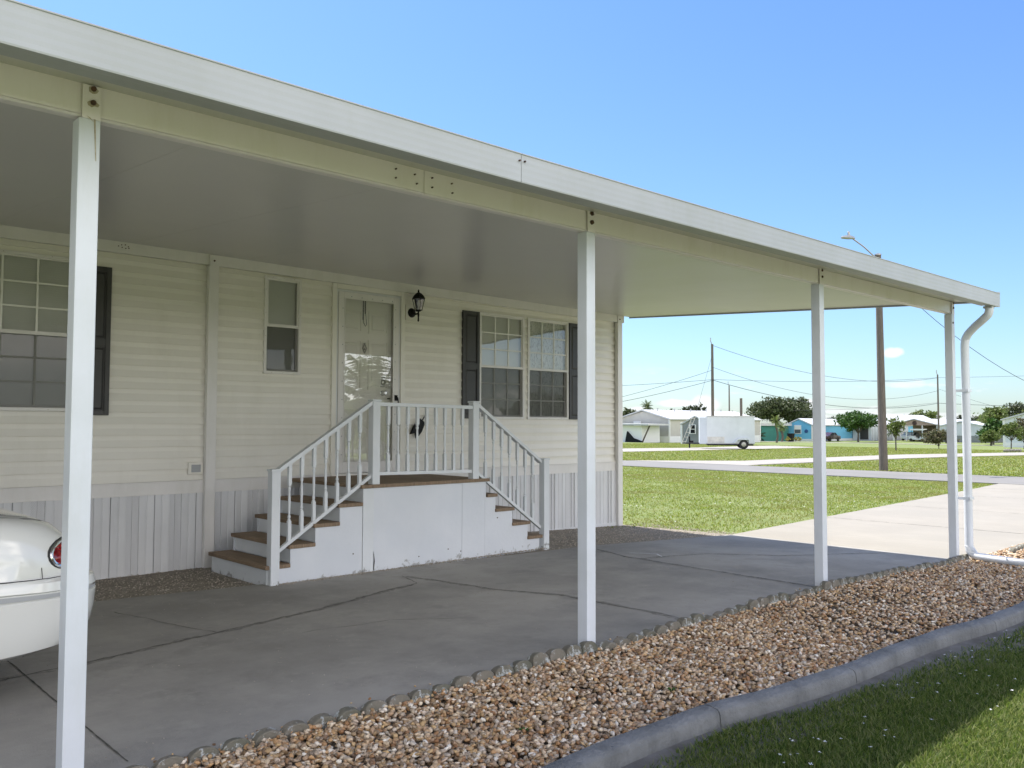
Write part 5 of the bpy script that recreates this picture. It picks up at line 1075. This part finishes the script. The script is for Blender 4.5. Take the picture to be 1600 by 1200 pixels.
# palms
def palm(name, lab_, base, H, fl, nf, r0_=.16, droop=.9, m_='frond', leafw=.05, nl=22, grp=None, thin=False):
    x, y, z = base; t = empty(name, (x, y, z), lab_, 'palm', grp)
    b = MB(); P = [(x+.1*math.sin(k*.7), y+.08*math.cos(k*.9), z-.2+(H+.2)*k/8) for k in range(9)]; b.tube(P, [r0_*(1.25-.35*k/8) for k in range(9)], 8); b.build('trunk', 'bark', t, True)
    V = []; top = Vector(P[-1])
    f = MB()
    for k in range(nf):
        a = k*2.399+random.uniform(-.2, .2); el = R(random.uniform(-35, 78)); L_ = fl*random.uniform(.8, 1.1); p = top.copy(); d = Vector((math.cos(a)*math.cos(el), math.sin(a)*math.cos(el), math.sin(el))); step = L_/nl
        side_ = Vector((-math.sin(a), math.cos(a), 0))
        for j in range(nl):
            q = p+d*step; lw = fl*.26*math.sin(math.pi*(.12+.86*j/nl))**.7
            for s in (-1, 1):
                tip = p+side_*s*lw+d*lw*.45+Vector((0, 0, -lw*random.uniform(.25, .6))); f.quad(p, q, tip)
            p = q; d = (d+Vector((0, 0, -droop*step/L_*(1.1+j/nl)))).normalized()
    f.build('fronds', m_, t, fix=False); return t
c = back(1012, 689, 1.55); palm('cabbage_palm', 'palm crown rising behind the left end of the beige home roof', c, 6.2, 1.9, 34)
c = back(1148, 689, 1.5); palm('cabbage_palm', 'palm crown behind the trailer between two poles', c, 4.4, 1.6, 30)
c = G(1184, 689); palm('sago_palm', 'low cycad with spreading fronds in front of the green home', c, .5, 1.7, 34, .2)
c = G(1214, 691.5); palm('young_palm', 'thin stemmed pale palm beside the green home', c, 2.8, 1.1, 22, .12, m_='yleaf')
c = G(1222, 690); palm('young_palm', 'shorter pale palm just right of the thin stemmed one', c, 2.2, 1.1, 24, .15, m_='yleaf')
for i, px_ in enumerate((1231, 1243, 1250)): c = G(px_, 690.3); tree('shrub', ('yellow shrub left of the bin by the blue home', 'yellow shrub right of the bin by the blue home', 'yellow shrub beside the dark maroon car')[i], c, .75, 1.0, 'gold', 300, .10, .1, .03, nb=5, low=.1, cat='shrub') if i != 9 else None
# distant pines on the horizon left and a tree left of the beige roof
for i, (px_, sc_, H_, W_) in enumerate(((979, 1.45, 5.8, 5), (990, 1.5, 5.0, 4.5))):
    c = back(px_, 688.5, sc_); tree('tree', ('dark tree at the left edge of the view past the wall corner', 'dark tree beside the wall corner view, right of another')[i], c, H_, W_, 'oak', 1100, .4, .3, .2, nb=7, low=.35)
for i, (px_, H_, W_) in enumerate(((1040, 8.5, 6), (1050, 8.2, 7), (1062, 8.0, 7), (1076, 10.2, 6), (1090, 10.0, 6), (1104, 7.4, 7), (1128, 6.8, 8))):
    c = back(px_, 688.5, 2.6); tree('pine_tree', 'distant pine in the tree line behind the beige home', c, H_, W_, 'pine', 420, .7, .4, .2, nb=5, low=.5, grp='distant pines')
for i, px_ in enumerate((1290, 1325, 1380, 1408, 1480, 1520)): c = back(px_, 688.5, 2.8); tree('pine_tree', 'distant low tree behind the roofs of the far homes', c, 6.3, 12, 'pine', 420, .8, .4, .2, nb=6, low=.3, grp='distant low trees')
# palm behind the viewer, seen mirrored in the storm door
palm('reflected_palm', 'feathery palm behind the viewer that shows mirrored in the storm door glass', (22.6, -15.2, gz(22)), 2.6, 3.4, 46, .2, nl=26)
for i, (x, y, H_, W_) in enumerate(((58, -40, 5, 9), (74, -44, 6, 10), (46, -60, 6, 11))): tree('tree', 'leafy tree across the lawn behind the viewer', (x, y, gz(x)), H_, W_, 'oak', 1500, .35, .25, .2, nb=9, grp='trees behind the viewer')
# ------------------------------------------------------------------ poles and lines
def pole(px, py_base, py_top, lab_, wdt, sc_=1.0, crossarm=False, ext=0, name='utility_pole'):
    c = back(px, py_base, sc_); dep = (c-Vector((0, 0, CAMH))).dot(Fw); top = at_depth(px, py_top, c); t = empty(name, c, lab_, 'utility pole')
    r_ = wdt/2; b = MB().tube([(c.x, c.y, c.z-.3), (c.x, c.y, (c.z+top.z)/2), (c.x, c.y, top.z)], [r_*1.15, r_, r_*.8], 10); b.build('pole', 'cloth', t, True)
    MB().tube([(c.x, c.y, top.z-.1), (c.x-.12, c.y+.12, top.z+.35), (c.x-.12, c.y+.12, top.z+.7)], .06, 6).build('insulator', 'strip', t)
    return t, Vector((c.x, c.y, top.z)), c
pA, A_, cA = pole(1114, 694, 537, 'tall wooden utility pole behind the white trailer', .32)
pB, B_, cB = pole(1140, 689, 602, 'thin utility pole right of the tall one, beyond the trailer', .26, 1.15)
t3 = empty('utility_pole', back(1158.5, 690, .95), 'short thick dark pole stub above the trailer', 'utility pole'); c = back(1158.5, 690, .95); tp = at_depth(1158.5, 623, c); MB().tube([(c.x, c.y, c.z-.2), (c.x, c.y, tp.z)], [.2, .17], 10).build('pole', 'cloth', t3, True); MB().lathe((c.x, c.y, tp.z), [(.18, 0), (.2, .05), (.05, .1)], 8).build('pole_cap', 'cloth', t3)
pD, D_, cD = pole(1467, 687.5, 585, 'utility pole right of the canopy home', .27, .85)
pE, E_, cE = pole(1414.5, 687, 650, 'tiny distant pole above the pale roof', .22, 1.6)
# street lamp
c = Vector((33.62, 14.62, gz(33.6))); tz = 8.2; t = empty('street_lamp', c, 'weathered wooden pole with a street lamp on a long arm beyond the road', 'street lamp')
MB().tube([(c.x, c.y, c.z-.3), (c.x-.03, c.y+.03, c.z+3), (c.x-.06, c.y+.06, tz)], [.165, .145, .115], 14).build('pole', 'cloth', t, True)
hp = at_depth(1331, 372, c); tpv = Vector((c.x-.06, c.y+.06, tz-.35)); md = tpv.lerp(hp, .55)+Vector((0, 0, .12)); MB().tube([tuple(tpv), tuple(tpv+Vector((0, 0, .15))), tuple(md), tuple(hp+Vector((0, 0, .0)))], .028, 8).build('arm', 'steel', t, True)
dv = (hp-tpv); dv.z = 0; dv.normalize(); q = hp+dv*.25
hd = MB(); hd.v = []
for (s, w_, zt, zb2) in ((-.12, .05, .04, -.04), (.0, .10, .07, -.05), (.2, .16, .09, -.07), (.4, .14, .06, -.06), (.5, .05, .02, -.03)):
    pc_ = hp+dv*s; sd_ = Vector((-dv.y, dv.x, 0))
    hd.v += [tuple(pc_-sd_*w_+Vector((0, 0, zb2*.4))), tuple(pc_+Vector((0, 0, zb2))), tuple(pc_+sd_*w_+Vector((0, 0, zb2*.4))), tuple(pc_+sd_*w_*.6+Vector((0, 0, zt))), tuple(pc_-sd_*w_*.6+Vector((0, 0, zt)))]
for k in range(4):
    for j in range(5): a = 5*k; hd.f.append((a+j, a+(j+1) % 5, a+5+(j+1) % 5, a+5+j))
hd.f += [(0, 1, 2, 3, 4), tuple(20+j for j in range(5))[::-1]]
ho = hd.build('lamp_head', 'strip', t, True); MB().lathe(tuple(hp+dv*.15+Vector((0, 0, .08))), [(.05, 0), (.05, .14), (.03, .17)], 8).build('photocell', 'steel', ho); MB().lathe((c.x-.06, c.y+.06, tz-.02), [(.13, 0), (.13, .05), (.05, .08)], 10).build('pole_cap', 'steel', t)
def cable(p, q, sag, lab_, r_=.016, name='power_line'):
    p, q = Vector(p), Vector(q); P = [tuple(p.lerp(q, k/20)-Vector((0, 0, sag*4*(k/20)*(1-k/20)))) for k in range(21)]
    return T(MB().tube(P, r_, 5, False).build(name, 'wire', None), lab_, 'power line')
ZA = lambda py_: at_depth(1114, py_, cA); ZD = lambda py_: at_depth(1467, py_, cD)
cable(ZA(540), ZD(590), 1.9, 'topmost cable running from the tall pole to the right hand pole', .022)
cable(ZA(574), ZD(610), 2.3, 'second cable sagging between the tall and right hand poles', .02)
cable(ZA(594), ZD(630), 1.7, 'lowest cable between the tall and right hand poles', .03)
far1 = at_depth(760, 606, cA); far2 = at_depth(1900, 573, cD)
cable(far1, ZA(593), .3, 'level cable crossing behind the wall corner to the tall pole', .02); cable(ZA(593), ZD(590), .4, 'level cable crossing from pole to pole just below their tops', .02); cable(ZD(590), far2, .3, 'level cable running off to the right from the right hand pole', .02)
cable(at_depth(800, 655, cA), ZA(578), .5, 'upper of the cables falling left from the tall pole', .02); cable(at_depth(800, 652, cA), ZA(594), .5, 'lower of the cables falling left from the tall pole', .024)
cable(ZD(630), at_depth(1900, 628, cD), .6, 'lower cable running off to the right from the right hand pole', .03); cable(ZD(608), at_depth(1700, 668, cD), .5, 'thin cable dropping right from the right hand pole', .018)
cable(ZD(629), at_depth(1240, 641, cD), .3, 'thin cable running left from the right hand pole above the far roofs', .018)
cable(ZA(550), (cA.x-1, cA.y+2.6, cA.z), 0, 'guy wire slanting down left from the tall pole', .014, 'guy_wire')
cable((c.x-.06, c.y+.06, tz-.5), at_depth(1800, 620, (70, 5, 2)), 2.2, 'cable dropping right from the street lamp pole past the carport corner', .012)
